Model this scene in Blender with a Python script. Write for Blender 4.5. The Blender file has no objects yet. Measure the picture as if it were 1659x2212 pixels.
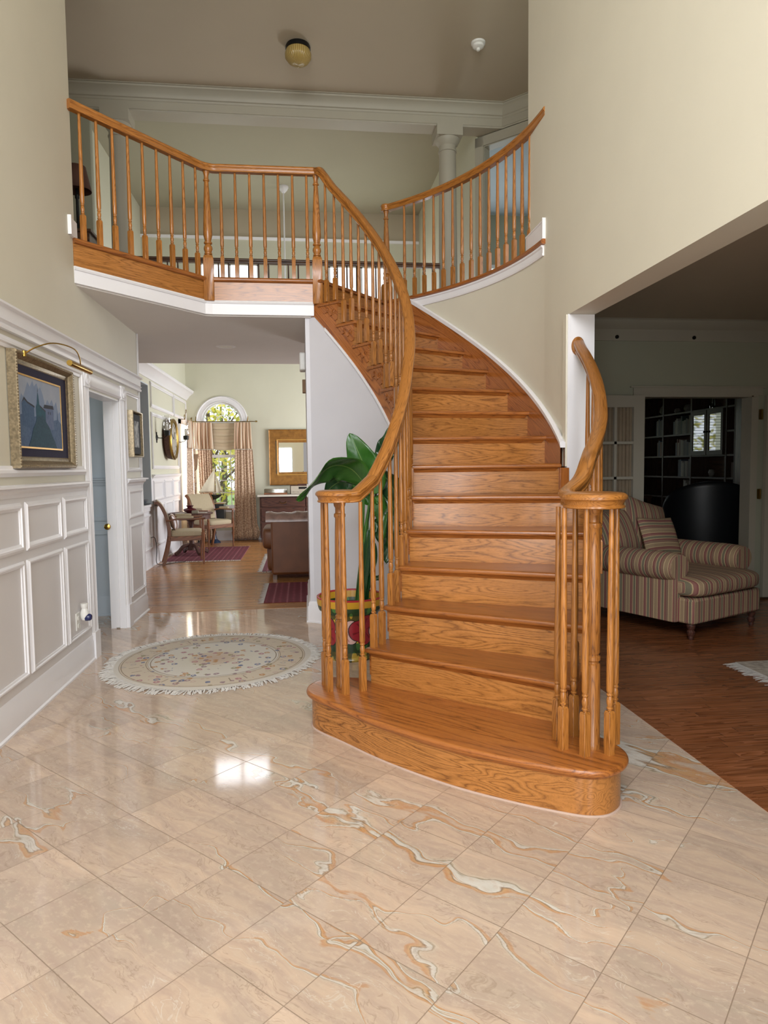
import bpy, math, random
from math import sin, cos, pi, radians as R
from mathutils import Vector, Matrix
random.seed(7)
S = bpy.context.scene
COL = S.collection

# ------------------------------------------------------------------ mesh building
class MB:
    """collects faces; build() links them as ONE mesh object. g = wood grain coordinates per vertex"""
    def __init__(self):
        self.v = []; self.f = []; self.g = []; self.mi = []; self.off = (0, 0, 0); self.m = 0
    def newgrain(self):
        self.off = (random.uniform(0, 30), random.uniform(0, 30), random.uniform(0, 30))
    def add(self, vs, fs, gr=None, M=None):
        b = len(self.v)
        ox, oy, oz = self.off
        for i, p in enumerate(vs):
            q = M @ Vector(p) if M is not None else p
            self.v.append((q[0], q[1], q[2]))
            a = gr(p) if gr else p
            self.g.append((a[0] + ox, a[1] + oy, a[2] + oz))
        for f in fs:
            self.f.append([b + i for i in f]); self.mi.append(self.m)
    def box(self, x0, y0, z0, x1, y1, z1, M=None, ax=None):
        if x1 < x0: x0, x1 = x1, x0
        if y1 < y0: y0, y1 = y1, y0
        if z1 < z0: z0, z1 = z1, z0
        self.newgrain()
        d = (x1 - x0, y1 - y0, z1 - z0)
        if ax is None: ax = d.index(max(d))
        pm = [(0, 1, 2), (1, 0, 2), (2, 0, 1)][ax]
        vs = [(x0, y0, z0), (x1, y0, z0), (x1, y1, z0), (x0, y1, z0), (x0, y0, z1), (x1, y0, z1), (x1, y1, z1), (x0, y1, z1)]
        fs = [(0, 3, 2, 1), (4, 5, 6, 7), (0, 1, 5, 4), (1, 2, 6, 5), (2, 3, 7, 6), (3, 0, 4, 7)]
        self.add(vs, fs, lambda p: (p[pm[0]], p[pm[1]], p[pm[2]]), M)
        return self
    def stack(self, poly, layers, gr=None, M=None, cap=True):
        """poly (CCW) extruded through layers [(inset, z)]"""
        n = len(poly); vs = []
        for ins, z in layers:
            for p in inset(poly, ins): vs.append((p[0], p[1], z))
        fs = []
        for l in range(len(layers) - 1):
            for i in range(n):
                j = (i + 1) % n
                fs.append((l * n + i, l * n + j, (l + 1) * n + j, (l + 1) * n + i))
        if cap:
            fs.append(tuple(range(n - 1, -1, -1)))
            b = (len(layers) - 1) * n
            fs.append(tuple(b + i for i in range(n)))
        self.add(vs, fs, gr, M); return self
    def lathe(self, prof, seg=16, M=None, x=0, y=0, z=0, gr=None, caps=True):
        self.newgrain()
        vs = []; fs = []
        n = len(prof)
        for r, h in prof:
            for i in range(seg):
                a = 2 * pi * i / seg
                vs.append((x + r * cos(a), y + r * sin(a), z + h))
        for l in range(n - 1):
            for i in range(seg):
                j = (i + 1) % seg
                fs.append((l * seg + i, l * seg + j, (l + 1) * seg + j, (l + 1) * seg + i))
        if caps:
            if prof[0][0] > 1e-5: fs.append(tuple(range(seg - 1, -1, -1)))
            if prof[-1][0] > 1e-5: fs.append(tuple((n - 1) * seg + i for i in range(seg)))
        self.add(vs, fs, gr or (lambda p: (p[2], p[0], p[1])), M); return self
    def sweep(self, path, prof, up=(0, 0, 1), closed=False, plumb=False, M=None, cap=True, scale=None):
        """prof: closed 2D polygon (right, up) CCW seen from the front"""
        self.newgrain()
        path = [Vector(p) for p in path]; up = Vector(up); n = len(path); m = len(prof)
        vs = []; gs = []; L = 0
        for i, p in enumerate(path):
            if closed: t = path[(i + 1) % n] - path[i - 1]
            else: t = path[min(i + 1, n - 1)] - path[max(i - 1, 0)]
            if i: L += (p - path[i - 1]).length
            t.normalize()
            r = t.cross(up)
            if r.length < 1e-5: r = Vector((1, 0, 0))
            r.normalize(); u = up if plumb else r.cross(t).normalized()
            k = 1.0
            if closed or 0 < i < n - 1:
                a = (path[i] - path[i - 1]).normalized(); b = (path[(i + 1) % n] - path[i]).normalized()
                c = max(-0.9, min(1, a.dot(b))); k = 1 / math.sqrt((1 + c) / 2)
                k = min(k, 2.0)
            s = scale[i] if scale else 1
            for (a, b) in prof:
                q = p + r * (a * k * s) + u * (b * s)
                vs.append(q); gs.append((L, a, b))
        fs = []
        for l in range(n if closed else n - 1):
            l2 = (l + 1) % n
            for i in range(m):
                j = (i + 1) % m
                fs.append((l * m + i, l * m + j, l2 * m + j, l2 * m + i))
        if cap and not closed:
            fs.append(tuple(range(m))); fs.append(tuple((n - 1) * m + i for i in range(m - 1, -1, -1)))
        b = len(self.v); ox, oy, oz = self.off
        for q, g in zip(vs, gs):
            q = M @ q if M is not None else q
            self.v.append(tuple(q)); self.g.append((g[0] + ox, g[1] + oy, g[2] + oz))
        for f in fs: self.f.append([b + i for i in f]); self.mi.append(self.m)
        return self
    def tube(self, path, r, seg=8, closed=False, M=None, scale=None):
        prof = [(r * cos(2 * pi * i / seg), r * sin(2 * pi * i / seg)) for i in range(seg)]
        t = Vector(path[1]) - Vector(path[0])
        up = (0, 0, 1) if abs(t.normalized().z) < 0.95 else (0, 1, 0)
        return self.sweep(path, prof, up=up, closed=closed, M=M, scale=scale)
    def grid(self, fn, nu, nv, M=None, gr=None, cu=False, cv=False):
        """fn(u,v) in 0..1 -> point ; cu/cv close that direction"""
        NU = nu if cu else nu + 1; NV = nv if cv else nv + 1
        vs = []; gs = []
        for i in range(NU):
            for j in range(NV):
                u, v = i / nu, j / nv
                vs.append(fn(u, v)); gs.append(gr(u, v) if gr else (u, v, 0))
        fs = []
        for i in range(nu):
            for j in range(nv):
                a = i * NV + j; b = ((i + 1) % NU) * NV + j
                a2 = i * NV + (j + 1) % NV; b2 = ((i + 1) % NU) * NV + (j + 1) % NV
                fs.append((a, b, b2, a2))
        b0 = len(self.v)
        for q, g in zip(vs, gs):
            q = M @ Vector(q) if M is not None else q
            self.v.append(tuple(q)); self.g.append(tuple(g))
        for f in fs: self.f.append([b0 + i for i in f]); self.mi.append(self.m)
        return self
    def build(self, name, mats, parent=None, loc=None, smooth=35, bevel=0, solid=0, weld=False, sub=0):
        me = bpy.data.meshes.new(name)
        o0 = Vector(loc) if loc else Vector((0, 0, 0))
        me.from_pydata([tuple(Vector(p) - o0) for p in self.v] if loc else self.v, [], self.f)
        if not isinstance(mats, (list, tuple)): mats = [mats]
        for m in mats: me.materials.append(m)
        if len(mats) > 1: me.polygons.foreach_set('material_index', self.mi)
        at = me.attributes.new('grain', 'FLOAT_VECTOR', 'POINT')
        flat = [c for g in self.g for c in g]
        at.data.foreach_set('vector', flat)
        if smooth:
            me.polygons.foreach_set('use_smooth', [True] * len(me.polygons))
            me.set_sharp_from_angle(angle=R(smooth))
        me.validate(); me.update()
        o = bpy.data.objects.new(name, me); COL.objects.link(o)
        if loc: o.location = o0
        if parent is not None:
            o.parent = parent
            if parent.type == 'EMPTY' or True:
                o.matrix_parent_inverse = parent_inv(parent)
        if sub:
            md = o.modifiers.new('subdivision', 'SUBSURF'); md.levels = sub; md.render_levels = sub
        if solid:
            md = o.modifiers.new('solid', 'SOLIDIFY'); md.thickness = solid; md.offset = 0
        if bevel:
            md = o.modifiers.new('bevel', 'BEVEL'); md.width = bevel; md.segments = 2; md.limit_method = 'ANGLE'; md.angle_limit = R(40)
        return o

def world_mat(o):
    m = Matrix.LocRotScale(o.location, o.rotation_euler, o.scale)
    return (world_mat(o.parent) @ o.matrix_parent_inverse @ m) if o.parent else m
def parent_inv(p): return world_mat(p).inverted()

def inset(poly, d):
    if abs(d) < 1e-9: return poly
    n = len(poly); out = []
    for i in range(n):
        a = Vector(poly[i - 1]); b = Vector(poly[i]); c = Vector(poly[(i + 1) % n])
        e1 = (b - a); e2 = (c - b)
        if e1.length < 1e-9 or e2.length < 1e-9: out.append(tuple(b)); continue
        e1.normalize(); e2.normalize()
        n1 = Vector((-e1.y, e1.x)); n2 = Vector((-e2.y, e2.x))
        k = n1 + n2
        if k.length < 1e-6: out.append(tuple(b + n1 * d)); continue
        k.normalize(); s = d / max(0.35, k.dot(n1))
        out.append(tuple(b + k * s))
    return out
def spline(pts, n=6, closed=True):
    out = []; N = len(pts)
    rng = range(N) if closed else range(N - 1)
    for i in rng:
        if closed: p0, p1, p2, p3 = (Vector(pts[(i + k) % N]) for k in (-1, 0, 1, 2))
        else: p0, p1, p2, p3 = (Vector(pts[min(max(i + k, 0), N - 1)]) for k in (-1, 0, 1, 2))
        for j in range(n):
            t = j / n
            out.append(tuple(0.5 * ((2 * p1) + (p2 - p0) * t + (2 * p0 - 5 * p1 + 4 * p2 - p3) * t * t + (3 * p1 - p0 - 3 * p2 + p3) * t ** 3)))
    if not closed: out.append(tuple(pts[-1]))
    return out
def arc(cx, cy, r, a0, a1, n): return [(cx + r * cos(a0 + (a1 - a0) * i / n), cy + r * sin(a0 + (a1 - a0) * i / n)) for i in range(n + 1)]
def area2(p): return sum(p[i - 1][0] * p[i][1] - p[i][0] * p[i - 1][1] for i in range(len(p)))
def ccw(p): return p if area2(p) > 0 else list(reversed(p))
def TR(x, y, z=0, rz=0, s=1): return Matrix.Translation((x, y, z)) @ Matrix.Rotation(rz, 4, 'Z') @ Matrix.Scale(s, 4)

# ------------------------------------------------------------------ naming / tagging
def thing(name, label, cat, loc=(0, 0, 0), rz=0, group=None):
    o = bpy.data.objects.new(name, None); COL.objects.link(o)
    o.location = loc; o.rotation_euler = (0, 0, rz); o.empty_display_size = 0.1
    o['label'] = label; o['category'] = cat
    if group: o['group'] = group
    return o
def tag(o, label, cat, group=None):
    o['label'] = label; o['category'] = cat
    if group: o['group'] = group
    return o
def struct(o):
    o['kind'] = 'structure'; return o
def local(o):
    """children built in local coordinates of the parent"""
    o.matrix_parent_inverse = Matrix.Identity(4); return o
def dup(root, loc, rz=None, label=None, group=None):
    r = root.copy(); COL.objects.link(r); r.location = loc
    if rz is not None: r.rotation_euler = (0, 0, rz)
    if label: r['label'] = label
    if group: r['group'] = group
    for ch in list(root.children):
        c = ch.copy(); COL.objects.link(c); c.parent = r
        for g in list(ch.children):
            d = g.copy(); COL.objects.link(d); d.parent = c
    return r

# ------------------------------------------------------------------ materials
def srgb(h):
    if isinstance(h, str):
        h = h.lstrip('#'); c = [int(h[i:i + 2], 16) / 255 for i in (0, 2, 4)]
    else: c = [x / 255 for x in h]
    return tuple((x / 12.92 if x <= 0.04045 else ((x + 0.055) / 1.055) ** 2.4) for x in c) + (1,)
class NT:
    def __init__(self, name, rough=0.5, **kw):
        self.mat = bpy.data.materials.new(name); self.mat.use_nodes = True
        self.t = self.mat.node_tree; self.n = self.t.nodes; self.l = self.t.links
        self.b = self.n['Principled BSDF']; self.b.inputs['Roughness'].default_value = rough
        for k, v in kw.items(): self.b.inputs[k.replace('_', ' ')].default_value = v
    def node(self, typ, **kw):
        x = self.n.new(typ)
        for k, v in kw.items():
            if k.startswith('i_'):
                key = k[2:]; key = int(key) if key.isdigit() else key.replace('_', ' ')
                if hasattr(v, 'is_output') or isinstance(v, bpy.types.NodeSocket): self.l.new(v, x.inputs[key])
                else: x.inputs[key].default_value = v
            else: setattr(x, k, v)
        return x
    def math(self, op, a, b=None, c=None, clamp=False):
        x = self.n.new('ShaderNodeMath'); x.operation = op; x.use_clamp = clamp
        for i, v in enumerate((a, b, c)):
            if v is None: continue
            if isinstance(v, bpy.types.NodeSocket): self.l.new(v, x.inputs[i])
            else: x.inputs[i].default_value = v
        return x.outputs[0]
    def vmul(self, v, s):
        x = self.n.new('ShaderNodeVectorMath'); x.operation = 'MULTIPLY'
        self.l.new(v, x.inputs[0]); x.inputs[1].default_value = s; return x.outputs[0]
    def vadd(self, v, s):
        x = self.n.new('ShaderNodeVectorMath'); x.operation = 'ADD'
        self.l.new(v, x.inputs[0])
        if isinstance(s, bpy.types.NodeSocket): self.l.new(s, x.inputs[1])
        else: x.inputs[1].default_value = s
        return x.outputs[0]
    def noise(self, v, scale, detail=2, rough=0.5, dist=0, dim='3D'):
        x = self.n.new('ShaderNodeTexNoise'); x.noise_dimensions = dim
        self.l.new(v, x.inputs['Vector']); x.inputs['Scale'].default_value = scale
        x.inputs['Detail'].default_value = detail; x.inputs['Roughness'].default_value = rough; x.inputs['Distortion'].default_value = dist
        return x.outputs[0]
    def ramp(self, f, stops, interp='LINEAR'):
        x = self.n.new('ShaderNodeValToRGB'); x.color_ramp.interpolation = interp
        e = x.color_ramp.elements
        while len(e) < len(stops): e.new(0.5)
        for i, (p, c) in enumerate(stops):
            e[i].position = p; e[i].color = srgb(c) if not isinstance(c, tuple) or len(c) != 4 else c
        self.l.new(f, x.inputs[0]); return x.outputs[0]
    def mix(self, f, a, b, mode='MIX'):
        x = self.n.new('ShaderNodeMix'); x.data_type = 'RGBA'; x.blend_type = mode
        for s, v in ((x.inputs[0], f), (x.inputs[6], a), (x.inputs[7], b)):
            if isinstance(v, bpy.types.NodeSocket): self.l.new(v, s)
            else: s.default_value = v if not isinstance(v, str) else srgb(v)
        return x.outputs[2]
    def mapr(self, v, a, b, c=0, d=1):
        x = self.n.new('ShaderNodeMapRange'); self.l.new(v, x.inputs[0])
        for i, q in enumerate((a, b, c, d)): x.inputs[i + 1].default_value = q
        return x.outputs[0]
    def obj(self): return self.n.new('ShaderNodeTexCoord').outputs['Object']
    def attr(self, nm='grain'):
        x = self.n.new('ShaderNodeAttribute'); x.attribute_name = nm; return x.outputs['Vector']
    def sep(self, v):
        x = self.n.new('ShaderNodeSeparateXYZ'); self.l.new(v, x.inputs[0]); return x.outputs
    def comb(self, a, b, c):
        x = self.n.new('ShaderNodeCombineXYZ')
        for i, v in enumerate((a, b, c)):
            if isinstance(v, bpy.types.NodeSocket): self.l.new(v, x.inputs[i])
            else: x.inputs[i].default_value = v
        return x.outputs[0]
    def rnd(self): return self.n.new('ShaderNodeObjectInfo').outputs['Random']
    def color(self, c):
        if isinstance(c, bpy.types.NodeSocket): self.l.new(c, self.b.inputs['Base Color'])
        else: self.b.inputs['Base Color'].default_value = srgb(c)
        return self
    def bump(self, h, strength=0.2, dist=0.01):
        x = self.n.new('ShaderNodeBump'); x.inputs['Strength'].default_value = strength; x.inputs['Distance'].default_value = dist
        self.l.new(h, x.inputs['Height']); self.l.new(x.outputs[0], self.b.inputs['Normal']); return self
    def rough(self, v): self.l.new(v, self.b.inputs['Roughness']); return self

def paint(name, col, rough=0.6, var=0.03, scale=3, bump=0.0):
    m = NT(name, rough)
    p = m.obj()
    n = m.noise(p, scale, 3, 0.6)
    c = srgb(col)
    d = tuple(x * (1 - var * 2) for x in c[:3]) + (1,)
    u = tuple(min(1, x * (1 + var)) for x in c[:3]) + (1,)
    m.color(m.ramp(n, [(0.3, d), (0.7, u)]))
    if bump: m.bump(m.noise(p, 400, 2), bump, 0.001)
    return m.mat
def oak(name, light, mid, dark, rough=0.28, scale=1.0, coat=0.18):
    m = NT(name, rough)
    g = m.attr()
    rn = m.rnd(); off = m.comb(m.math('MULTIPLY', rn, 7.0), m.math('MULTIPLY', rn, 13.0), m.math('MULTIPLY', rn, 23.0))
    g = m.vadd(g, off)
    n1 = m.noise(m.vmul(g, (0.5 * scale, 6.5 * scale, 6.5 * scale)), 1.0, 1.8, 0.45)
    lines = m.math('FRACT', m.math('MULTIPLY', n1, 21.0))
    lines = m.math('ABSOLUTE', m.math('SUBTRACT', lines, 0.5))      # 0..0.5 triangle
    jag = m.noise(m.vmul(g, (30, 260, 260)), 1.0, 2, 0.6)
    lines = m.math('ADD', lines, m.math('MULTIPLY', m.math('SUBTRACT', jag, 0.5), 0.45))
    base = m.ramp(lines, [(0.0, dark), (0.13, mid), (0.5, light)])
    tone = m.noise(m.vmul(g, (0.7, 3, 3)), 1.0, 2, 0.5)
    base = m.mix(m.mapr(tone, 0.3, 0.75, 0.0, 0.55), base, mid)
    pores = m.noise(m.vmul(g, (14, 420, 420)), 1.0, 1, 0.5)
    base = m.mix(m.mapr(pores, 0.60, 0.72, 0.0, 0.6), base, dark)
    hue = m.n.new('ShaderNodeHueSaturation'); m.l.new(base, hue.inputs['Color'])
    m.l.new(m.mapr(rn, 0, 1, 0.92, 1.12), hue.inputs['Value']); hue.inputs['Saturation'].default_value = 1.0
    m.color(hue.outputs[0])
    m.bump(pores, 0.08, 0.001)
    m.b.inputs['Coat Weight'].default_value = coat; m.b.inputs['Coat Roughness'].default_value = 0.12
    return m.mat
def plain(name, col, rough=0.5, metal=0.0, var=0.05, scale=20, **kw):
    m = NT(name, rough, Metallic=metal)
    n = m.noise(m.obj(), scale, 2)
    c = srgb(col); d = tuple(x * (1 - var) for x in c[:3]) + (1,); u = tuple(min(1, x * (1 + var)) for x in c[:3]) + (1,)
    m.color(m.ramp(n, [(0.3, d), (0.7, u)]))
    for k, v in kw.items(): m.b.inputs[k.replace('_', ' ')].default_value = v
    return m.mat
def emis(name, col, s):
    m = NT(name, 0.5); m.color(col); m.b.inputs['Emission Color'].default_value = srgb(col); m.b.inputs['Emission Strength'].default_value = s
    return m.mat
def glass(name, tint='#ffffff', rough=0.02, alpha=0.12):
    m = bpy.data.materials.new(name); m.use_nodes = True; t = m.node_tree; t.nodes.clear()
    o = t.nodes.new('ShaderNodeOutputMaterial'); mx = t.nodes.new('ShaderNodeMixShader')
    tr = t.nodes.new('ShaderNodeBsdfTransparent'); tr.inputs[0].default_value = srgb(tint)
    gl = t.nodes.new('ShaderNodeBsdfGlossy'); gl.inputs['Roughness'].default_value = rough
    nz = t.nodes.new('ShaderNodeTexNoise'); nz.inputs['Scale'].default_value = 2
    bp = t.nodes.new('ShaderNodeBump'); bp.inputs['Strength'].default_value = 0.002
    t.links.new(nz.outputs[0], bp.inputs['Height']); t.links.new(bp.outputs[0], gl.inputs['Normal'])
    mx.inputs[0].default_value = alpha
    t.links.new(tr.outputs[0], mx.inputs[1]); t.links.new(gl.outputs[0], mx.inputs[2]); t.links.new(mx.outputs[0], o.inputs[0])
    return m
# ------------------------------------------------------------------ the scene's materials
M = {}
M['oak'] = oak('oak_honey', '#bb7d40', '#a26a32', '#77481f', scale=1.7)
M['oak_tread'] = oak('oak_tread', '#a8682f', '#995a28', '#70401c', rough=0.3)
M['oak_rail'] = oak('oak_handrail', '#b37638', '#9d642b', '#744519', scale=2.6)
M['oak_newel'] = oak('oak_newel', '#a2682f', '#8f5a28', '#683c1a', scale=2.6)
M['oak_red'] = oak('oak_amber', '#ac6a33', '#9a5a28', '#6c3817')
M['oak_dark'] = oak('walnut_dark', '#6a4a34', '#553a28', '#35231a', rough=0.35)
M['mahog'] = oak('mahogany', '#5e3828', '#4a2a20', '#2a1712', rough=0.6, coat=0.0)
M['chairwood'] = oak('cherry_wood', '#8f5b36', '#754628', '#4d2c18', rough=0.4, coat=0.05)
M['shelfwood'] = oak('bookcase_wood', '#4a3629', '#3c2b20', '#261b14', rough=0.5, coat=0.0)
M['cream'] = paint('cream_wall_paint', '#d7d1bf', 0.6, 0.015, 1.5)
M['sage'] = paint('sage_wall_paint', '#a6a590', 0.6, 0.02, 1.5)
M['palegreen'] = paint('pale_green_wall_paint', '#d4d2bd', 0.6, 0.015, 1.5)
M['white'] = paint('white_trim_paint', '#eceaec', 0.35, 0.01, 3)
M['beam'] = paint('dimmed_trim_paint', '#aea796', 0.5, 0.01, 3)  # off-white trim; the dimness of upper hall and sitting room is in its colour
M['panel'] = paint('white_panel_paint', '#dedad9', 0.45, 0.01, 3)
M['stairwall'] = paint('lilac_white_paint', '#d3d1d6', 0.5, 0.01, 3)
M['soffit'] = paint('soffit_paint', '#ddd7d1', 0.8, 0.01, 2)
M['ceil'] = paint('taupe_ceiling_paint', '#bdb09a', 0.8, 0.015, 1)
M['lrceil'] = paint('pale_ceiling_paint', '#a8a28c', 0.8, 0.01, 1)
M['bluetint'] = paint('blue_light_tint_paint', '#c3ccd4', 0.6, 0.02, 2)  # bluish light of the side room is put into this wall colour
M['bead'] = paint('pink_sealant', '#c4aa9a', 0.5, 0.02, 9)
M['black'] = plain('black_metal', '#1c1b1a', 0.45, 0.5)
M['brass'] = plain('brass', '#b8964a', 0.22, 1.0)
M['darkbrass'] = plain('aged_brass', '#8a7038', 0.35, 1.0)
M['plastic'] = plain('white_plastic', '#e8e6e0', 0.4)
M['bluelens'] = plain('dark_blue_plastic', '#2a2f5c', 0.15)
M['leather'] = plain('brown_leather', '#6b4024', 0.48, var=0.15, scale=6)
M['leather_top'] = plain('worn_leather', '#8b6f63', 0.3, var=0.25, scale=14)
M['blackleather'] = plain('black_leather', '#15171a', 0.4, var=0.1)
M['seatfab'] = plain('beige_upholstery', '#b5a68a', 0.9, var=0.12, scale=160)
M['silver'] = plain('champagne_frame', '#8c7d64', 0.34, 0.6, var=0.3, scale=70)
M['gold'] = plain('antique_gold', '#96682f', 0.38, 0.45, var=0.2, scale=18)
M['goldline'] = plain('gold_edge', '#d0a050', 0.3, 0.6)
M['mat_navy'] = plain('navy_mount', '#28263f', 0.8, var=0.05)
M['maroon'] = plain('maroon_glaze', '#4e1a20', 0.12)
M['clear'] = glass('clear_glass')
M['frost'] = glass('window_glass', rough=0.02, alpha=0.06)
M['mirror'] = NT('mirror_glass', 0.02, Metallic=1.0).color('#e8ecec').mat
M['sail'] = plain('sail_cloth', '#ddd6bf', 0.8, var=0.04)
M['hull'] = plain('dark_green_hull', '#20261f', 0.15)
M['copper'] = plain('copper_cabin', '#b0754a', 0.3, 0.5)
M['cabblack'] = plain('black_lacquer', '#1d1f20', 0.3)
M['cabtan'] = plain('tan_trim', '#a08258', 0.4)
M['steelblue'] = plain('dark_blue_base', '#223148', 0.3)
M['shade_red'] = plain('brown_lamp_shade', '#5a3c30', 0.8, var=0.05)
M['shade_tan'] = plain('parchment_shade', '#8a6c50', 0.7)
M['paper'] = plain('paper', '#d8d4c8', 0.7)
M['soil'] = plain('soil', '#2c231c', 0.95, var=0.5, scale=80)
M['fringe'] = plain('cotton_fringe', '#d6d2cc', 0.9)
M['grey_switch'] = plain('grey_fabric_object', '#55585c', 0.7)
M['stem'] = plain('leaf_stem', '#3f6a2a', 0.45, var=0.15)
M['barkk'] = plain('tree_bark', '#5a4a3a', 0.9, var=0.3, scale=8)
def mk_ribbed():
    m = NT('amber_ribbed_glass', 0.2); s = m.sep(m.obj())
    a = m.math('ARCTAN2', s[1], s[0]); w = m.math('SINE', m.math('MULTIPLY', a, 40.0))
    m.color(m.mix(m.mapr(w, -1, 1), '#9a7d42', '#c2a868')); m.bump(w, 0.5, 0.004); return m.mat
M['amber'] = mk_ribbed()

def mk_marble():
    m = NT('beige_marble_tile', 0.11)
    p = m.obj(); s = m.sep(p)
    k = 0.70710678 / 0.3048
    dx = m.math('SUBTRACT', s[0], -0.0746); dy = m.math('SUBTRACT', s[1], 2.1219)
    U = m.math('MULTIPLY', m.math('SUBTRACT', dx, dy), k); V = m.math('MULTIPLY', m.math('ADD', dx, dy), k)
    fu = m.math('FLOOR', U); fv = m.math('FLOOR', V)
    wn = m.n.new('ShaderNodeTexWhiteNoise'); wn.noise_dimensions = '3D'
    m.l.new(m.comb(fu, fv, 0.0), wn.inputs['Vector']); h = wn.outputs['Value']
    # slab pattern shared by neighbouring tiles, a little shifted per tile
    uv = m.comb(m.math('ADD', m.math('MULTIPLY', U, 0.3048), m.math('MULTIPLY', h, 0.12)), m.math('ADD', m.math('MULTIPLY', V, 0.3048), m.math('MULTIPLY', h, 0.05)), 0.0)
    warp = m.n.new('ShaderNodeTexNoise'); m.l.new(m.vmul(uv, (1.0, 1.6, 1)), warp.inputs['Vector']); warp.inputs['Detail'].default_value = 1.5
    wv = m.vadd(uv, m.vmul(m.vadd(warp.outputs['Color'], (-0.5, -0.5, -0.5)), (0.30, 0.22, 0)))
    n = m.noise(m.vmul(wv, (0.9, 4.2, 1)), 1.0, 4, 0.5)
    fine = m.noise(m.vmul(m.vadd(uv, m.vmul(warp.outputs['Color'], (0.10, 0.10, 0))), (3.0, 26, 1)), 1.0, 6, 0.66)
    mott = m.noise(m.vmul(uv, (30, 44, 1)), 1.0, 4, 0.7)
    base = m.ramp(n, [(0.28, '#b0a090'), (0.42, '#c2ad9a'), (0.55, '#d2b9a2'), (0.68, '#c0ad9c')])
    base = m.mix(m.mapr(fine, 0.40, 0.66, 0, 0.75), base, '#b7a091')
    base = m.mix(m.mapr(mott, 0.50, 0.70, 0, 0.5), base, '#d6c2ac')
    def band(c, scl, seed, cen, amt, wmax, a0, a1):
        vn = m.noise(m.vadd(m.vmul(wv, scl), (seed, seed * 2, seed)), 1.0, 2, 0.45)
        area = m.noise(m.vadd(m.vmul(uv, (0.85, 1.7, 1)), (seed * 3, seed, 0)), 1.0, 1.5, 0.5)
        wl = m.mapr(area, a0, a1, 0.0001, wmax)
        t = m.math('DIVIDE', m.math('SUBTRACT', m.math('ADD', vn, m.math('MULTIPLY', m.math('SUBTRACT', fine, 0.5), 0.030)), cen), wl)
        t = m.math('ADD', m.math('MULTIPLY', t, 0.5), 0.5, clamp=True)
        col = m.ramp(t, [(0.0, '#c9a070'), (0.12, '#bf8450'), (0.30, '#c79a66'), (0.38, '#80664a'), (0.44, '#d8d2c8'), (0.62, '#cdc8be'), (0.68, '#8c8068'), (0.74, '#d0c6b4'), (1.0, '#c9ad92')])
        al = m.ramp(t, [(0.0, (0, 0, 0, 1)), (0.10, (.75, .75, .75, 1)), (0.36, (.8, .8, .8, 1)), (0.45, (1, 1, 1, 1)), (0.66, (.9, .9, .9, 1)), (0.8, (.35, .35, .35, 1)), (1.0, (0, 0, 0, 1))])
        k = m.math('MULTIPLY', m.math('MULTIPLY', al, amt), m.math('MULTIPLY', m.mapr(area, a0, a0 + 0.03, 0, 1), m.mapr(mott, 0.36, 0.52, 0.55, 1.0)), clamp=True)
        return m.mix(k, c, col)
    c = band(base, (0.30, 2.0, 1), 3.7, 0.50, 1.0, 0.031, 0.47, 0.64)
    c = band(c, (0.40, 2.4, 1), 11.3, 0.47, 0.85, 0.022, 0.47, 0.64)
    c = band(c, (0.9, 2.6, 1), 23.1, 0.53, 0.8, 0.016, 0.46, 0.62)
    hn = m.noise(m.vmul(m.vadd(uv, m.vmul(warp.outputs['Color'], (0.2, 0.2, 0))), (1.3, 5.5, 1)), 1.0, 6, 0.64)
    d = m.math('ABSOLUTE', m.math('SUBTRACT', hn, 0.5))
    c = m.mix(m.mapr(d, 0, 0.007, 0.30, 0), c, '#836a56')
    d = m.math('ABSOLUTE', m.math('SUBTRACT', hn, 0.58))
    c = m.mix(m.mapr(d, 0, 0.005, 0.5, 0), c, '#ded6c8')
    tint = m.n.new('ShaderNodeHueSaturation'); m.l.new(c, tint.inputs['Color']); m.l.new(m.mapr(h, 0, 1, 0.9, 1.06), tint.inputs['Value'])
    # joints
    def joint(x):
        f = m.math('ABSOLUTE', m.math('SUBTRACT', m.math('FRACT', m.math('ADD', x, 0.5)), 0.5))
        return m.math('LESS_THAN', f, 0.0050)
    j = m.math('MAXIMUM', joint(U), joint(V))
    m.color(m.mix(m.math('MULTIPLY', j, 0.65), tint.outputs[0], '#75604c'))
    m.rough(m.mix(j, (0.075, 0.075, 0.075, 1), (0.5, 0.5, 0.5, 1)))
    m.b.inputs['IOR'].default_value = 1.55
    return m.mat
M['marble'] = mk_marble()
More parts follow.
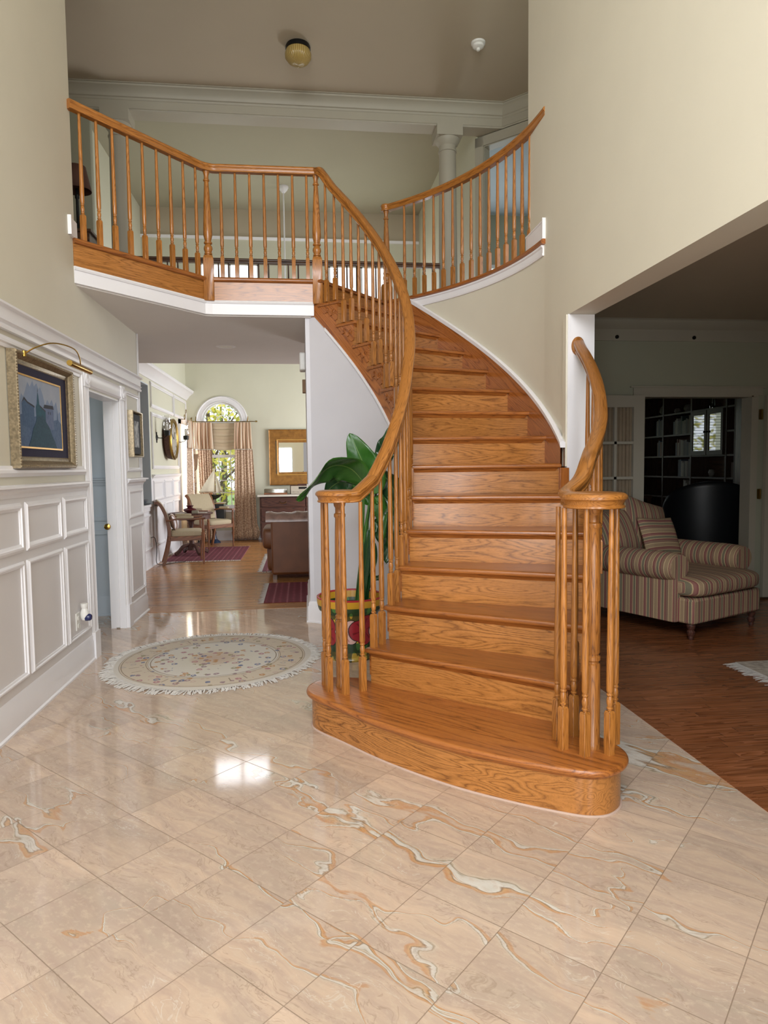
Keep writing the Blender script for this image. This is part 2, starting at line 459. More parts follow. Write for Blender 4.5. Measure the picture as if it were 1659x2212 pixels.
def mk_plank(name, cols, rough=0.2):
    m = NT(name, rough); s = m.sep(m.obj())
    row = m.math('DIVIDE', s[1], 0.057); fr = m.math('FLOOR', row)
    wn = m.n.new('ShaderNodeTexWhiteNoise'); wn.noise_dimensions = '1D'; m.l.new(fr, wn.inputs['W'])
    xs = m.math('ADD', m.math('DIVIDE', s[0], 0.9), m.math('MULTIPLY', wn.outputs['Value'], 9.0)); fx = m.math('FLOOR', xs)
    w2 = m.n.new('ShaderNodeTexWhiteNoise'); w2.noise_dimensions = '2D'; m.l.new(m.comb(fr, fx, 0.0), w2.inputs['Vector'])
    h = w2.outputs['Value']
    g = m.comb(m.math('MULTIPLY', s[0], 1.0), s[1], m.math('MULTIPLY', h, 40.0))
    n = m.noise(m.vmul(g, (1.2, 16, 1)), 1.0, 2, 0.5)
    ln = m.math('FRACT', m.math('MULTIPLY', n, 9.0))
    c = m.ramp(ln, [(0.0, cols[2]), (0.3, cols[1]), (1.0, cols[0])])
    hs = m.n.new('ShaderNodeHueSaturation'); m.l.new(c, hs.inputs['Color']); m.l.new(m.mapr(h, 0, 1, 0.82, 1.15), hs.inputs['Value'])
    f = m.math('ABSOLUTE', m.math('SUBTRACT', m.math('FRACT', m.math('ADD', row, 0.5)), 0.5))
    j = m.math('LESS_THAN', f, 0.022)
    f2 = m.math('ABSOLUTE', m.math('SUBTRACT', m.math('FRACT', m.math('ADD', xs, 0.5)), 0.5))
    j = m.math('MAXIMUM', j, m.math('LESS_THAN', f2, 0.0018))
    m.color(m.mix(m.math('MULTIPLY', j, 0.6), hs.outputs[0], '#3a2416')); return m.mat
M['plank'] = mk_plank('oak_strip_floor', ('#b8834f', '#a77342', '#8f5e34'), 0.24)
M['plank_red'] = mk_plank('red_oak_strip_floor', ('#96603e', '#85502f', '#6c3f24'), 0.26)
def mk_rug_round():
    m = NT('round_persian_rug', 0.95); p = m.obj(); s = m.sep(p)
    r = m.math('SQRT', m.math('ADD', m.math('MULTIPLY', s[0], s[0]), m.math('MULTIPLY', s[1], s[1])))
    a = m.math('ARCTAN2', s[1], s[0])
    v = m.n.new('ShaderNodeTexVoronoi'); v.inputs['Scale'].default_value = 17; v.inputs['Randomness'].default_value = 0.9; m.l.new(p, v.inputs['Vector'])
    d = v.outputs['Distance']; vc = v.outputs['Color']
    field = m.ramp(m.math('DIVIDE', r, 0.7), [(0.0, '#b9a494'), (0.22, '#c3b4a2'), (0.27, '#cbc5b6'), (0.66, '#cdc8bf'), (0.665, '#c6b9a6'), (0.93, '#c6b9a6'), (0.94, '#cfc9bf')])
    hs = m.sep(vc)
    fl = m.ramp(hs[0], [(0.0, '#8a6f7a'), (0.25, '#b08250'), (0.5, '#56648a'), (0.72, '#a5707a'), (0.9, '#86805a')], 'CONSTANT')
    nz = m.noise(p, 55, 3, 0.6)
    ring = m.math('LESS_THAN', m.math('ABSOLUTE', m.math('SUBTRACT', m.math('ADD', d, m.math('MULTIPLY', m.math('SUBTRACT', nz, 0.5), 0.5)), 0.28)), 0.10)
    dens = m.mapr(r, 0.16, 0.3, 1.0, 0.55)
    inner = m.math('MULTIPLY', m.math('LESS_THAN', hs[1], dens), m.math('LESS_THAN', r, 0.645))
    band = m.math('MULTIPLY', m.math('GREATER_THAN', r, 0.475), 0.3); inner = m.math('MAXIMUM', inner, m.math('MULTIPLY', m.math('LESS_THAN', hs[2], 0.75), m.math('MULTIPLY', band, m.math('LESS_THAN', r, 0.645))))
    c = m.mix(m.math('MULTIPLY', m.math('MULTIPLY', ring, inner), 0.85), field, fl)
    core = m.math('MULTIPLY', m.math('LESS_THAN', d, 0.13), inner); c = m.mix(m.math('MULTIPLY', core, 0.7), c, '#c08d6a')
    for rr, w in ((0.445, 0.004), (0.475, 0.0025), (0.64, 0.003), (0.655, 0.002), (0.462, 0.0015)):
        q = m.math('LESS_THAN', m.math('ABSOLUTE', m.math('SUBTRACT', r, rr)), w); c = m.mix(m.math('MULTIPLY', q, 0.8), c, '#80705c')
    # cartouches in the border
    ca = m.math('FRACT', m.math('MULTIPLY', a, 8 / (2 * pi)))
    bx = m.math('MULTIPLY', m.math('LESS_THAN', m.math('ABSOLUTE', m.math('SUBTRACT', m.math('ABSOLUTE', m.math('SUBTRACT', ca, 0.5)), 0.12)), 0.01), m.math('LESS_THAN', m.math('ABSOLUTE', m.math('SUBTRACT', r, 0.555)), 0.035))
    c = m.mix(m.math('MULTIPLY', bx, 0.7), c, '#7a6a58')
    m.color(c); m.bump(m.noise(p, 300, 2), 0.3, 0.003); return m.mat
M['rug_round'] = mk_rug_round()
def mk_rug_red():
    m = NT('red_kilim', 0.95); p = m.obj(); s = m.sep(p)
    a = m.math('FRACT', m.math('MULTIPLY', s[0], 7.0)); b = m.math('FRACT', m.math('MULTIPLY', s[1], 14.0))
    v = m.n.new('ShaderNodeTexVoronoi'); v.distance = 'MANHATTAN'; v.inputs['Scale'].default_value = 14; v.inputs['Randomness'].default_value = 0.1; m.l.new(p, v.inputs['Vector'])
    c = m.mix(m.mapr(v.outputs['Distance'], 0.1, 0.5), '#8a3a48', '#611f2c')
    c = m.mix(m.math('MULTIPLY', m.math('LESS_THAN', a, 0.12), 0.22), c, '#b8888a')
    c = m.mix(m.math('MULTIPLY', m.math('LESS_THAN', v.outputs['Distance'], 0.07), 0.5), c, '#c09a8a')
    m.color(c); return m.mat
M['rug_red'] = mk_rug_red()
def mk_stripe():
    m = NT('striped_upholstery', 0.9); g = m.attr(); s = m.sep(g)
    f = m.math('FRACT', m.math('DIVIDE', s[0], 0.135))
    c = m.ramp(f, [(0.0, '#a48b6c'), (0.16, '#cdb88a'), (0.20, '#8e6f5c'), (0.36, '#8b5550'), (0.46, '#cdb88a'), (0.50, '#7d7660'), (0.66, '#c6b084'), (0.70, '#97665c'), (0.82, '#8b5550'), (0.90, '#cdb88a'), (0.94, '#a48b6c')], 'CONSTANT')
    n = m.noise(m.obj(), 260, 2, 0.6)
    m.color(m.mix(m.mapr(n, 0.3, 0.7, 0, 0.25), c, '#6a5648')); m.bump(n, 0.15, 0.001); return m.mat
M['stripe'] = mk_stripe()
def mk_curtain():
    m = NT('gold_brocade', 0.45); g = m.attr()
    s = m.sep(g); d = m.comb(m.math('ADD', s[0], m.math('MULTIPLY', s[1], 0.8)), m.math('SUBTRACT', s[1], m.math('MULTIPLY', s[0], 0.8)), 0.0)
    n = m.noise(m.vmul(d, (20, 52, 1)), 1.0, 2, 0.6)
    m.color(m.ramp(n, [(0.40, '#94705a'), (0.49, '#bf9c7e'), (0.58, '#dcc2a2')]))
    m.rough(m.mapr(n, 0.4, 0.6, 0.65, 0.35)); m.b.inputs['Sheen Weight'].default_value = 0.3; return m.mat
M['curtain'] = mk_curtain()
def mk_valance():
    m = NT('striped_silk', 0.4); s = m.sep(m.attr())
    f = m.math('FRACT', m.math('DIVIDE', s[0], 0.16))
    m.color(m.ramp(f, [(0.0, '#c3a284'), (0.3, '#d8c6ac'), (0.5, '#b98f74'), (0.7, '#d6bfa0'), (0.85, '#cfae90')], 'CONSTANT')); return m.mat
M['silk'] = mk_valance()
def mk_shadecloth():
    m = NT('roman_shade_silk', 0.5); s = m.sep(m.attr())
    f = m.math('FRACT', m.math('DIVIDE', s[0], 0.12))
    m.color(m.ramp(f, [(0.0, '#cdbb9f'), (0.5, '#c3a78a'), (0.53, '#d6c6ac')], 'CONSTANT'))
    m.b.inputs['Transmission Weight'].default_value = 0.0
    return m.mat
M['romansilk'] = mk_shadecloth()
def mk_leaf(name, a, b):
    m = NT(name, 0.22); g = m.attr(); s = m.sep(g)
    d = m.math('ABSOLUTE', m.math('SUBTRACT', s[1], 0.5))
    rib = m.math('FRACT', m.math('ADD', m.math('MULTIPLY', s[0], 14.0), m.math('MULTIPLY', d, -6.0)))
    c = m.mix(m.mapr(m.noise(m.obj(), 6, 2), 0.3, 0.7), a, b)
    c = m.mix(m.math('MULTIPLY', m.math('LESS_THAN', rib, 0.08), 0.25), c, '#16300f')
    c = m.mix(m.math('MULTIPLY', m.math('LESS_THAN', d, 0.012), 0.6), c, '#7d9a4c')
    m.color(c); m.bump(rib, 0.25, 0.004); return m.mat
M['leaf'] = mk_leaf('glossy_leaf', '#264f1c', '#3a6b26')
M['leaf_dark'] = mk_leaf('glossy_leaf_dark', '#1d3a22', '#29502a')
def mk_foliage(name, a, b):
    m = NT(name, 0.7); m.color(m.mix(m.mapr(m.noise(m.obj(), 1.2, 3), 0.35, 0.65), a, b)); return m.mat
M['fol1'] = mk_foliage('autumn_foliage', '#b9b33c', '#d8c65a')
M['fol2'] = mk_foliage('green_foliage', '#5d7c38', '#98a452')
M['lawn'] = paint('lawn', '#7f9a4c', 0.9, 0.15, 2)
def mk_pot():
    """hand-painted flower pot: bands of ochre and green, big pink and red blossoms"""
    m = NT('painted_pot', 0.25); p = m.obj(); s = m.sep(p)
    a = m.math('ARCTAN2', s[1], s[0]); z = s[2]
    u = m.math('MULTIPLY', a, 0.2)
    def blob(ang, zc, ra, petals, ph=0.0):
        da = m.math('SUBTRACT', u, ang * 0.2); dz = m.math('SUBTRACT', z, zc)
        d = m.math('SQRT', m.math('ADD', m.math('MULTIPLY', da, da), m.math('MULTIPLY', dz, dz)))
        th = m.math('ARCTAN2', dz, da)
        pr = m.math('MULTIPLY', m.math('ADD', 1.0, m.math('MULTIPLY', m.math('ABSOLUTE', m.math('SINE', m.math('ADD', m.math('MULTIPLY', th, petals / 2), ph))), 0.35)), ra)
        return m.math('DIVIDE', d, pr), th
    c = m.ramp(z, [(0.0, '#b89a3c'), (0.025 / 0.46, '#b89a3c'), (0.03 / 0.46, '#4f7a3a')], 'CONSTANT')
    c = m.ramp(m.math('DIVIDE', z, 0.46), [(0.0, '#b59a40'), (0.14, '#3f6a35'), (0.30, '#c9a63c'), (0.36, '#8fb06a'), (0.60, '#c9a63c'), (0.74, '#4c7a38'), (0.86, '#cf9c2c'), (0.972, '#b23038')], 'CONSTANT')
    lv = m.n.new('ShaderNodeTexVoronoi'); lv.inputs['Scale'].default_value = 9; m.l.new(m.comb(m.math('MULTIPLY', u, 2.2), z, 0.0), lv.inputs['Vector'])
    ed = m.math('MULTIPLY', m.math('GREATER_THAN', lv.outputs['Distance'], 0.42), m.math('LESS_THAN', z, 0.40))
    c = m.mix(m.math('MULTIPLY', ed, 0.85), c, '#1f3320')
    for ang, zc, ra, col, col2, pt in ((-1.9, 0.22, 0.085, '#d9b3ac', '#bb6a6a', 5), (-1.15, 0.23, 0.085, '#9c2430', '#6d151f', 3), (-2.75, 0.22, 0.085, '#9c2430', '#6d151f', 3), (-0.3, 0.22, 0.085, '#d9b3ac', '#bb6a6a', 5), (0.6, 0.22, 0.085, '#9c2430', '#6d151f', 4), (1.5, 0.22, 0.085, '#d9b3ac', '#bb6a6a', 5), (2.5, 0.22, 0.08, '#9c2430', '#6d151f', 4)):
        d, th = blob(ang, zc, ra, pt)
        c = m.mix(m.math('LESS_THAN', d, 1.06), c, '#1c1a18'); c = m.mix(m.math('LESS_THAN', d, 1.0), c, col)
        st = m.math('MULTIPLY', m.math('LESS_THAN', d, 0.8), m.math('GREATER_THAN', m.math('SINE', m.math('MULTIPLY', th, pt * 2.0)), 0.86))
        c = m.mix(m.math('MULTIPLY', st, 0.8), c, col2)
        c = m.mix(m.math('LESS_THAN', d, 0.16), c, '#caa23a')
    m.color(c); return m.mat
M['pot'] = mk_pot()
# ------------------------------------------------------------------ key dimensions (metres)
CX, CY, RI, RO, T0, DT = -0.87884, 4.74189, 1.616, 2.627, -0.97684, 0.12156
H2 = 3.0; RISE = 0.2; XL = -1.56; XR = 1.775; XR2 = 1.952; ZC = 5.95; ZS = 2.695; YB = 8.72; ZRC = 2.79
WLX = -2.17; YF = 13.4; ZL = 6.27; XUL = -2.9; XLR = 2.35
def P(r, th, z=None):
    q = (CX + r * cos(th), CY + r * sin(th))
    return q if z is None else (q[0], q[1], z)
def TH(s): return T0 + DT * s

# ---- floors
def flat(name, poly, z0, z1, mat, loc=None):
    b = MB(); b.stack(ccw(poly), [(0, z0), (0, z1)]); return struct(b.build(name, mat, smooth=0))
flat('floor', [(-3.4, -1.3), (1.832, -1.3), (1.832, 6.75), (-3.4, 6.75)], -0.1, 0.0, M['marble'])
flat('floor_living', [(-3.4, 6.75), (1.832, 6.75), (2.6, 6.75), (2.6, 13.5), (-3.4, 13.5)], -0.1, 0.0, M['plank'])
flat('floor_sitting', [(1.832, -1.3), (7.0, -1.3), (7.0, 11.7), (2.6, 11.7), (2.6, 6.75), (1.832, 6.75)], -0.1, 0.0, M['plank_red'])
b = MB(); b.box(1.815, -1.2, -0.02, 1.85, 6.7, 0.003); struct(b.build('trim_1', M['plank_red']))
b = MB(); b.box(-1.5, 6.735, -0.02, 0.03, 6.765, 0.003); struct(b.build('trim_2', M['plank']))

# ---- upper floor slab with the stair opening, and its soffit
N1 = (-0.757, 6.03); N2 = (0.165, 6.02)
arcpts = [P(2.69, TH(15) + (0.0 - TH(15)) * i / 24) for i in range(25)]; arcpts = [q for q in arcpts if q[0] < XR - .005]
slab = [(-3.6, 5.13), (XL, 5.09), (-0.80, 6.02), N1, N2, P(1.63, TH(15.15)), P(2.64, TH(15.15))] + arcpts + [(XR, 5.22), (4.2, 5.22), (4.2, 8.82), (-3.6, 8.82)]
b = MB(); b.stack(ccw(slab), [(0, 2.82), (0, 2.985)]); struct(b.build('floor_upper', M['ceil'], smooth=0))
b = MB(); b.stack(ccw([(-3.5, 5.2), (-1.56, 5.12), (-0.79, 6.04), (-0.74, 6.05), (0.10, 6.05), (0.16, 6.1), (0.16, 8.74), (-3.5, 8.74)]), [(0, ZS), (0, 2.83)])
b.box(0.10, 7.5, ZS, 2.5, 8.74, 2.83)
struct(b.build('ceiling_bridge', M['soffit'], smooth=0))
b = MB(); b.box(-3.6, 5.2, 2.985, -1.6, 8.8, 3.0); b.stack(ccw([(-1.58, 5.16), (-0.81, 6.07), (0.1, 6.07), (0.1, 8.8), (-1.6, 8.8)]), [(0, 2.985), (0, 3.0)]); b.box(0.1, 7.4, 2.985, 4.2, 8.8, 3.0)
struct(b.build('floor_landing', M['plank_red'], smooth=0))

# ---- ceilings
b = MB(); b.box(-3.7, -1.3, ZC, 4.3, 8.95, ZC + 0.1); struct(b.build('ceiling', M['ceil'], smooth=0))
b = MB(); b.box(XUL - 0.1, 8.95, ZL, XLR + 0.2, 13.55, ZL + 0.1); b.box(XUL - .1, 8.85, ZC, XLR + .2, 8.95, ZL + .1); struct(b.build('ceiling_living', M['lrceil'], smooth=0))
b = MB(); b.box(XR2, -1.3, ZRC, 7.0, 6.41, ZRC + 0.02); b.box(2.5, 6.41, ZRC, 7.0, 11.6, ZRC + .02); struct(b.build('ceiling_sitting', M['ceil'], smooth=0))

# ---- left wall (with the cased doorway), cream above, white panelling below
b = MB(); TW = 0.13
b.box(XL - TW, -1.3, 0, XL, 5.25, 2.82); b.box(XL - TW, -1.3, 2.82, XL, 5.13, ZC)
b.box(XL - TW, 5.25, 1.99, XL, 6.14, 2.82); b.box(XL - TW, 6.14, 0, XL, 6.87, 2.82)
wl = struct(b.build('wall_left', M['cream'], smooth=0))
def part(bm, name, mat, parent, **kw): return bm.build(name, mat, parent, **kw)
b = MB(); b.box(XL, -1.2, 0.0, XL + 0.006, 5.14, 1.27); b.box(XL, 6.26, 0, XL + 0.006, 6.865, 1.27); part(b, 'wainscot_panel', M['panel'], wl, smooth=0)
MOULD = [(-0.02, 0), (0.02, 0), (0.02, 0.008), (0.012, 0.013), (0.006, 0.02), (-0.004, 0.02), (-0.009, 0.012), (-0.02, 0.008)]
def frame_on(o, u, v, n, w, h, sc=1.0):
    """mitred picture-frame moulding: o corner, u/v unit axes, n outward"""
    o, u, v, n = Vector(o), Vector(u), Vector(v), Vector(n)
    pts = [o, o + u * w, o + u * w + v * h, o + v * h]
    b = MB(); b.sweep(pts, [(x * sc, y * sc) for x, y in MOULD], up=n, closed=True); return b
def lframe(y0, y1, z0, z1, x=XL + 0.006, parent=wl, sc=0.85):
    return part(frame_on((x, y0 + .02, z0 + .02), (0, 1, 0), (0, 0, 1), (1, 0, 0), y1 - y0 - .04, z1 - z0 - .04, sc), 'panel_moulding', M['white'], parent, smooth=30)
edges = [-0.6, 0.28, 0.87, 1.5, 2.1, 2.72, 3.37, 3.99, 4.60, 5.13]
edges = [e for e in edges if e > 0.8]
for a, c in zip(edges[:-1], edges[1:]):
    lframe(a + 0.022, c - 0.022, 0.945, 1.215); lframe(a + 0.022, c - 0.022, 0.235, 0.895)
lframe(6.30, 6.84, 0.945, 1.215); lframe(6.30, 6.84, 0.235, 0.895)
for y0, y1 in ((1.3, 3.3), (3.38, 5.12), (6.30, 6.84)): lframe(y0, y1, 1.37, 2.10, x=XL, sc=1.15)
def run(name, pts, prof, mat, **kw):
    b = MB(); b.sweep(pts, prof, **kw); return struct(b.build(name, mat, smooth=30))
BASE = [(0, 0), (0.028, 0), (0.028, 0.012), (0.018, 0.02), (0.018, 0.14), (0.012, 0.155), (0.012, 0.175), (0.004, 0.19), (0, 0.19)]
CAP = [(0, -0.065), (0.012, -0.065), (0.016, -0.045), (0.03, -0.03), (0.032, -0.015), (0.048, -0.012), (0.048, 0.0), (0, 0.006)]
BAND = [(0, -0.135), (0.02, -0.135), (0.024, -0.12), (0.014, -0.105), (0.026, -0.092), (0.018, -0.085), (0.018, -0.02), (0.034, -0.012), (0.034, 0), (0, 0.004)]
zz = lambda pts, z: [(x, y, z) for x, y in pts]
run('baseboard_left', zz([(XL, -1.2), (XL, 5.13)], 0), BASE, M['white'])
run('baseboard_left_far', zz([(XL, 6.27), (XL, 6.87), (XL - .12, 6.87)], 0), BASE, M['white'])
run('trim_3', zz([(XL, -1.2), (XL, 5.13)], 1.31), CAP, M['white'])
run('trim_4', zz([(XL, 6.27), (XL, 6.87), (XL - .12, 6.87)], 1.31), CAP, M['white'])
run('trim_5', zz([(XL, -1.2), (XL, 6.87), (XL - .12, 6.87)], 2.275), BAND, M['white'])
# wall end cap beside the living room
b = MB(); b.box(XL - TW - .01, 6.86, 0, XL + 0.012, 6.885, 2.82); struct(b.build('trim_6', M['white']))
# doorway casing, with corner blocks and plinths
CAS = [(-0.055, 0), (0.055, 0), (0.055, 0.012), (0.04, 0.022), (0.025, 0.014), (-0.025, 0.014), (-0.04, 0.022), (-0.055, 0.012)]
dr = MB()
for yc in (5.20, 6.20):
    dr.sweep([(XL, yc, 0.2), (XL, yc, 1.995)], CAS, up=(1, 0, 0))
    dr.box(XL, yc - .062, 0, XL + .03, yc + .062, 0.2)
    dr.box(XL, yc - .06, 1.995, XL + .026, yc + .06, 2.115)
    dr.lathe([(0.045, 0), (0.045, 0.006), (0.035, 0.010), (0.028, 0.004), (0.012, 0.006), (0.0, 0.012)], 20, M=Matrix.Translation((XL + .026, yc, 2.055)) @ Matrix.Rotation(pi / 2, 4, 'Y'))
dr.sweep([(XL, 5.26, 2.055), (XL, 6.14, 2.055)], CAS, up=(1, 0, 0))
dr.box(XL - TW, 5.25, 0, XL, 5.262, 1.99); dr.box(XL - TW, 5.25, 1.978, XL, 6.14, 1.99)
dr.box(XL - .055, 6.128, 0, XL, 6.14, 1.99); dr.box(XL - TW, 6.128, 0, XL - .085, 6.14, 1.99)
d1 = struct(dr.build('door_1', M['white'], smooth=30))
b = MB(); b.box(XL - .088, 6.118, 0.01, XL - .052, 6.30, 1.978); leaf = part(b, 'sliding_door_edge', M['white'], d1)
b = MB(); b.lathe([(0.0, -0.02), (0.012, -0.018), (0.026, -0.012), (0.027, 0), (0.02, 0.004), (0.014, 0.004)], 20, M=Matrix.Translation((XL - .125, 6.112, 0.9)) @ Matrix.Rotation(-pi / 2, 4, 'X'))
part(b, 'brass_pull', M['brass'], d1)
# the room behind the doorway: panelled end wall and side wall
b = MB(); b.box(-3.4, 6.70, 0, XL - TW - .005, 6.78, 2.82); b.box(-3.5, -1.2, 0, -3.4, 6.78, 2.82); bw = struct(b.build('wall_side_room', M['bluetint'], smooth=0))
b = MB(); b.box(-3.5, -1.2, 2.7, -1.69, 5.2, 2.82); struct(b.build('ceiling_side_room', M['soffit'], smooth=0))
b = MB(); b.sweep([(-3.4, 6.70, 0), (-1.7, 6.70, 0)], BASE); b.sweep([(-3.4, 6.70, 1.31), (-1.7, 6.70, 1.31)], CAP); b.sweep([(-3.4, 6.70, .93), (-1.7, 6.70, .93)], [(0, -.02), (.014, -.02), (.014, .02), (0, .02)]); b.sweep([(-3.4, 6.70, .80), (-1.7, 6.70, .80)], [(0, -.02), (.014, -.02), (.014, .02), (0, .02)])
part(b, 'wainscot_rails', M['bluetint'], bw)

# ---- front wall behind the camera: door with sidelights and a tall window above
b = MB(); yf = -1.2
b.box(XL, yf - .12, 0, -1.15, yf, 2.3); b.box(1.35, yf - .12, 0, XR, yf, 2.3); b.box(-0.38, yf - .12, 0, .58, yf, 2.2)
b.box(XL, yf - .12, 2.2, XR, yf, 2.9); b.box(XL, yf - .12, 2.9, -1.4, yf, ZC); b.box(.9, yf - .12, 2.9, XR, yf, ZC); b.box(-1.4, yf - .12, 5.3, .9, yf, ZC)
struct(b.build('wall_front', M['cream'], smooth=0))
b = MB()
for i in range(1, 4): x = -1.4 + 2.3 * i / 4; b.box(x - .02, yf - .08, 2.9, x + .02, yf - .04, 5.3)
for i in range(1, 4): z = 2.9 + 2.4 * i / 4; b.box(-1.4, yf - .08, z - .02, .9, yf - .04, z + .02)
struct(b.build('window_1', M['white']))

# ---- right wall: header over the wide opening, wall end, upper wall
b = MB(); b.box(XR, -1.3, 2.385, XR2, 4.40, 2.9); b.box(XR, -1.3, 0, XR2, 0.9, 2.4)
b.box(XR, 4.40, 0, XR2, 5.22, 2.9); b.box(XR, -1.3, 2.9, XR2, 5.22, ZC); b.box(XR + .05, 5.2, 0, XR2, 6.45, ZRC)
wr = struct(b.build('wall_right', M['cream'], smooth=0))
b = MB(); b.box(XR + .0, 4.388, 0, XR2 - .0, 4.402, 2.384); b.box(XR - .008, 4.385, 0, XR + .006, 4.43, 2.384); part(b, 'end_board', M['white'], wr)
# curved stairwell wall
b = MB(); n = 40; th1 = TH(15) + 0.25
def wallarc(r0, r1, ztop, zbot, t0, t1, n):
    vs = []
    fs = []
    for i in range(n + 1):
        t = t0 + (t1 - t0) * i / n
        for r, z in ((r0, zbot(t)), (r0, ztop(t)), (r1, ztop(t)), (r1, zbot(t))): vs.append(P(r, t, z))
    for i in range(n):
        for j in range(4):
            k = (j + 1) % 4; fs.append((i * 4 + j, (i + 1) * 4 + j, (i + 1) * 4 + k, i * 4 + k))
    fs.append((0, 1, 2, 3)); fs.append((n * 4 + 3, n * 4 + 2, n * 4 + 1, n * 4))
    return vs, fs
vs, fs = wallarc(2.656, 2.72, lambda t: 2.985, lambda t: 0, 0, th1, n); b.add(vs, fs)
struct(b.build('wall_curved', M['cream'], smooth=60))

# white band under the curved edge and down the stringer
def skirt_top(t): s = (t - T0) / DT; return 0.2 * s + 0.115
b = MB(); b.sweep([P(2.656, TH(14.35) * (1 - i / 30.0) + 0.045 * (i / 30.0), 2.905) for i in range(31)], [(-0.0, 0), (0.012, 0), (0.016, 0.012), (0.012, 0.02), (0.012, 0.055), (0.022, 0.062), (0.022, 0.075), (0, 0.075)][::1])
# sweep runs clockwise so that "right" is inward? keep the sign safe by building both faces
struct(b.build('trim_7', M['white'], smooth=30))
b = MB()
pts = [P(2.640, TH(6.95 + (14.55 - 6.95) * i / 36), skirt_top(TH(6.95 + (14.55 - 6.95) * i / 36)) + 0.022) for i in range(37)]
b.sweep(pts, [(-0.016, -0.022), (0.018, -0.022), (0.018, 0.012), (0.006, 0.022), (-0.006, 0.022), (-0.02, 0.012)], plumb=True)
struct(b.build('trim_8', M['white'], smooth=30))

# ---- wall under the inner stringer (lilac white), its return and baseboard
def inner_bot(t): s = (t - T0) / DT; return 0.2 * s - 0.40
vs, fs = wallarc(1.645, 1.70, lambda t: max(0.02, inner_bot(t) + 0.03), lambda t: 0, TH(2.2), math.radians(54.3), 40)
b = MB(); b.add(vs, fs); wi = struct(b.build('wall_under_stair', M['stairwall'], smooth=60))
b = MB(); b.stack(ccw([P(1.645, math.radians(54.0)), (0.052, 6.075), (0.052, 7.3), (0.17, 7.3), (0.17, 6.16)]), [(0, 0), (0, 2.70)]); struct(b.build('wall_stair_end', M['stairwall'], smooth=0))
b = MB(); b.sweep([(0.052, 7.3, 0), (0.052, 6.075, 0)] + [P(1.645, math.radians(53.9) - (math.radians(53.9) - TH(2.6)) * i / 26, 0) for i in range(27)], [(x, z) for x, z in BASE]); part(b, 'skirting', M['white'], wi, smooth=30)
b = MB(); b.sweep([P(1.642, TH(2.3 + 12.6 * i / 40), max(0.03, inner_bot(TH(2.3 + 12.6 * i / 40)))) for i in range(41)], [(-0.012, -0.015), (0.006, -0.015), (0.006, 0.012), (-0.012, 0.012)][::1], plumb=True); struct(b.build('trim_9', M['white'], smooth=30))

# ---- fascia of the balcony
FA = [(XL, 5.085), (-0.79, 6.005), (-0.73, 6.02), (0.13, 6.02)]
def fasc(z0, z1, out, name, mat, **kw):
    b = MB(); b.sweep([(x, y, z0) for x, y in FA], [(-0.03, 0), (out, 0), (out, z1 - z0), (-0.03, z1 - z0)]); return struct(b.build(name, mat, smooth=0, **kw))
fasc(2.705, 2.795, 0.004, 'trim_10', M['white'])
b = MB(); b.sweep([(x, y, 2.795) for x, y in FA], [(0, 0), (0.012, 0), (0.02, 0.012), (0.018, 0.02), (0.012, 0.026), (0, 0.026)]); struct(b.build('trim_11', M['white'], smooth=30))
b = MB(); b.sweep([(x, y, 2.821) for x, y in FA], [(-0.02, 0), (0.008, 0), (0.008, 0.154), (-0.02, 0.154)]); struct(b.build('trim_12', M['oak'], smooth=0))
b = MB(); b.sweep([(x, y, 2.975) for x, y in FA], [(-0.10, 0), (0.022, 0), (0.033, 0.008), (0.036, 0.018), (0.032, 0.03), (0.024, 0.036), (-0.10, 0.036)]); struct(b.build('trim_13', M['oak_tread'], smooth=40))
# curved oak edge of the upper floor
b = MB(); b.sweep([P(2.656, 0.035 + (TH(15.1) - 0.035) * (1 - i / 36), 2.982) for i in range(37)], [(-0.13, 0), (0.022, 0), (0.034, 0.008), (0.036, 0.018), (0.032, 0.03), (0.02, 0.036), (-0.13, 0.036)]); struct(b.build('trim_14', M['oak_red'], smooth=40))
# little white skirting ends on both sides
b = MB(); b.box(XR - .016, 4.84, 3.018, XR + .001, 5.225, 3.15); b.box(XR - .024, 4.835, 3.018, XR + .001, 4.85, 3.165); b.box(XR - .02, 4.84, 3.14, XR + .001, 5.225, 3.152); struct(b.build('baseboard_right', M['white']))
b = MB(); b.box(XL - .001, 5.0, 3.01, XL + .016, 5.14, 3.13); b.box(XL - .001, 4.992, 3.01, XL + .024, 5.006, 3.14); struct(b.build('baseboard_upper_left', M['white']))

# ---- upstairs hall: left stub wall, right diagonal wall with tall cased opening, bedroom beyond
b = MB(); b.box(-3.6, 8.74, 3.0, -2.44, 8.86, ZC); b.box(-3.7, 5.0, 2.8, -3.6, 8.86, ZC); struct(b.build('wall_hall_left', M['sage'], smooth=0))
b = MB(); b.box(-3.6, 5.0, 3.0, XL - TW, 5.1, ZC); struct(b.build('wall_hall_front', M['sage'], smooth=0))
D0 = Vector((2.35, 9.0, 0)); DG = Matrix.Translation(D0) @ Matrix.Rotation(-pi / 4, 4, 'Z')
b = MB(); b.box(0, 0, H2, 0.11, 0.12, ZC, M=DG); b.box(0.11, 0, 5.55, 1.05, 0.12, ZC, M=DG); b.box(1.05, 0, H2, 2.6, 0.12, ZC, M=DG); wd = struct(b.build('wall_diagonal', M['sage'], smooth=0))
b = MB(); b.box(0.0, -.02, H2, 0.12, 0.0, 5.66, M=DG); b.box(1.04, -.02, H2, 1.16, 0, 5.66, M=DG); b.box(0.0, -.02, 5.54, 1.16, 0, 5.66, M=DG); b.box(0.11, -.0, H2, 0.125, .14, 5.55, M=DG); b.box(1.035, -.0, H2, 1.05, .14, 5.55, M=DG); b.box(.11, 0, 5.53, 1.05, .14, 5.55, M=DG); part(b, 'door_casing', M['beam'], wd)
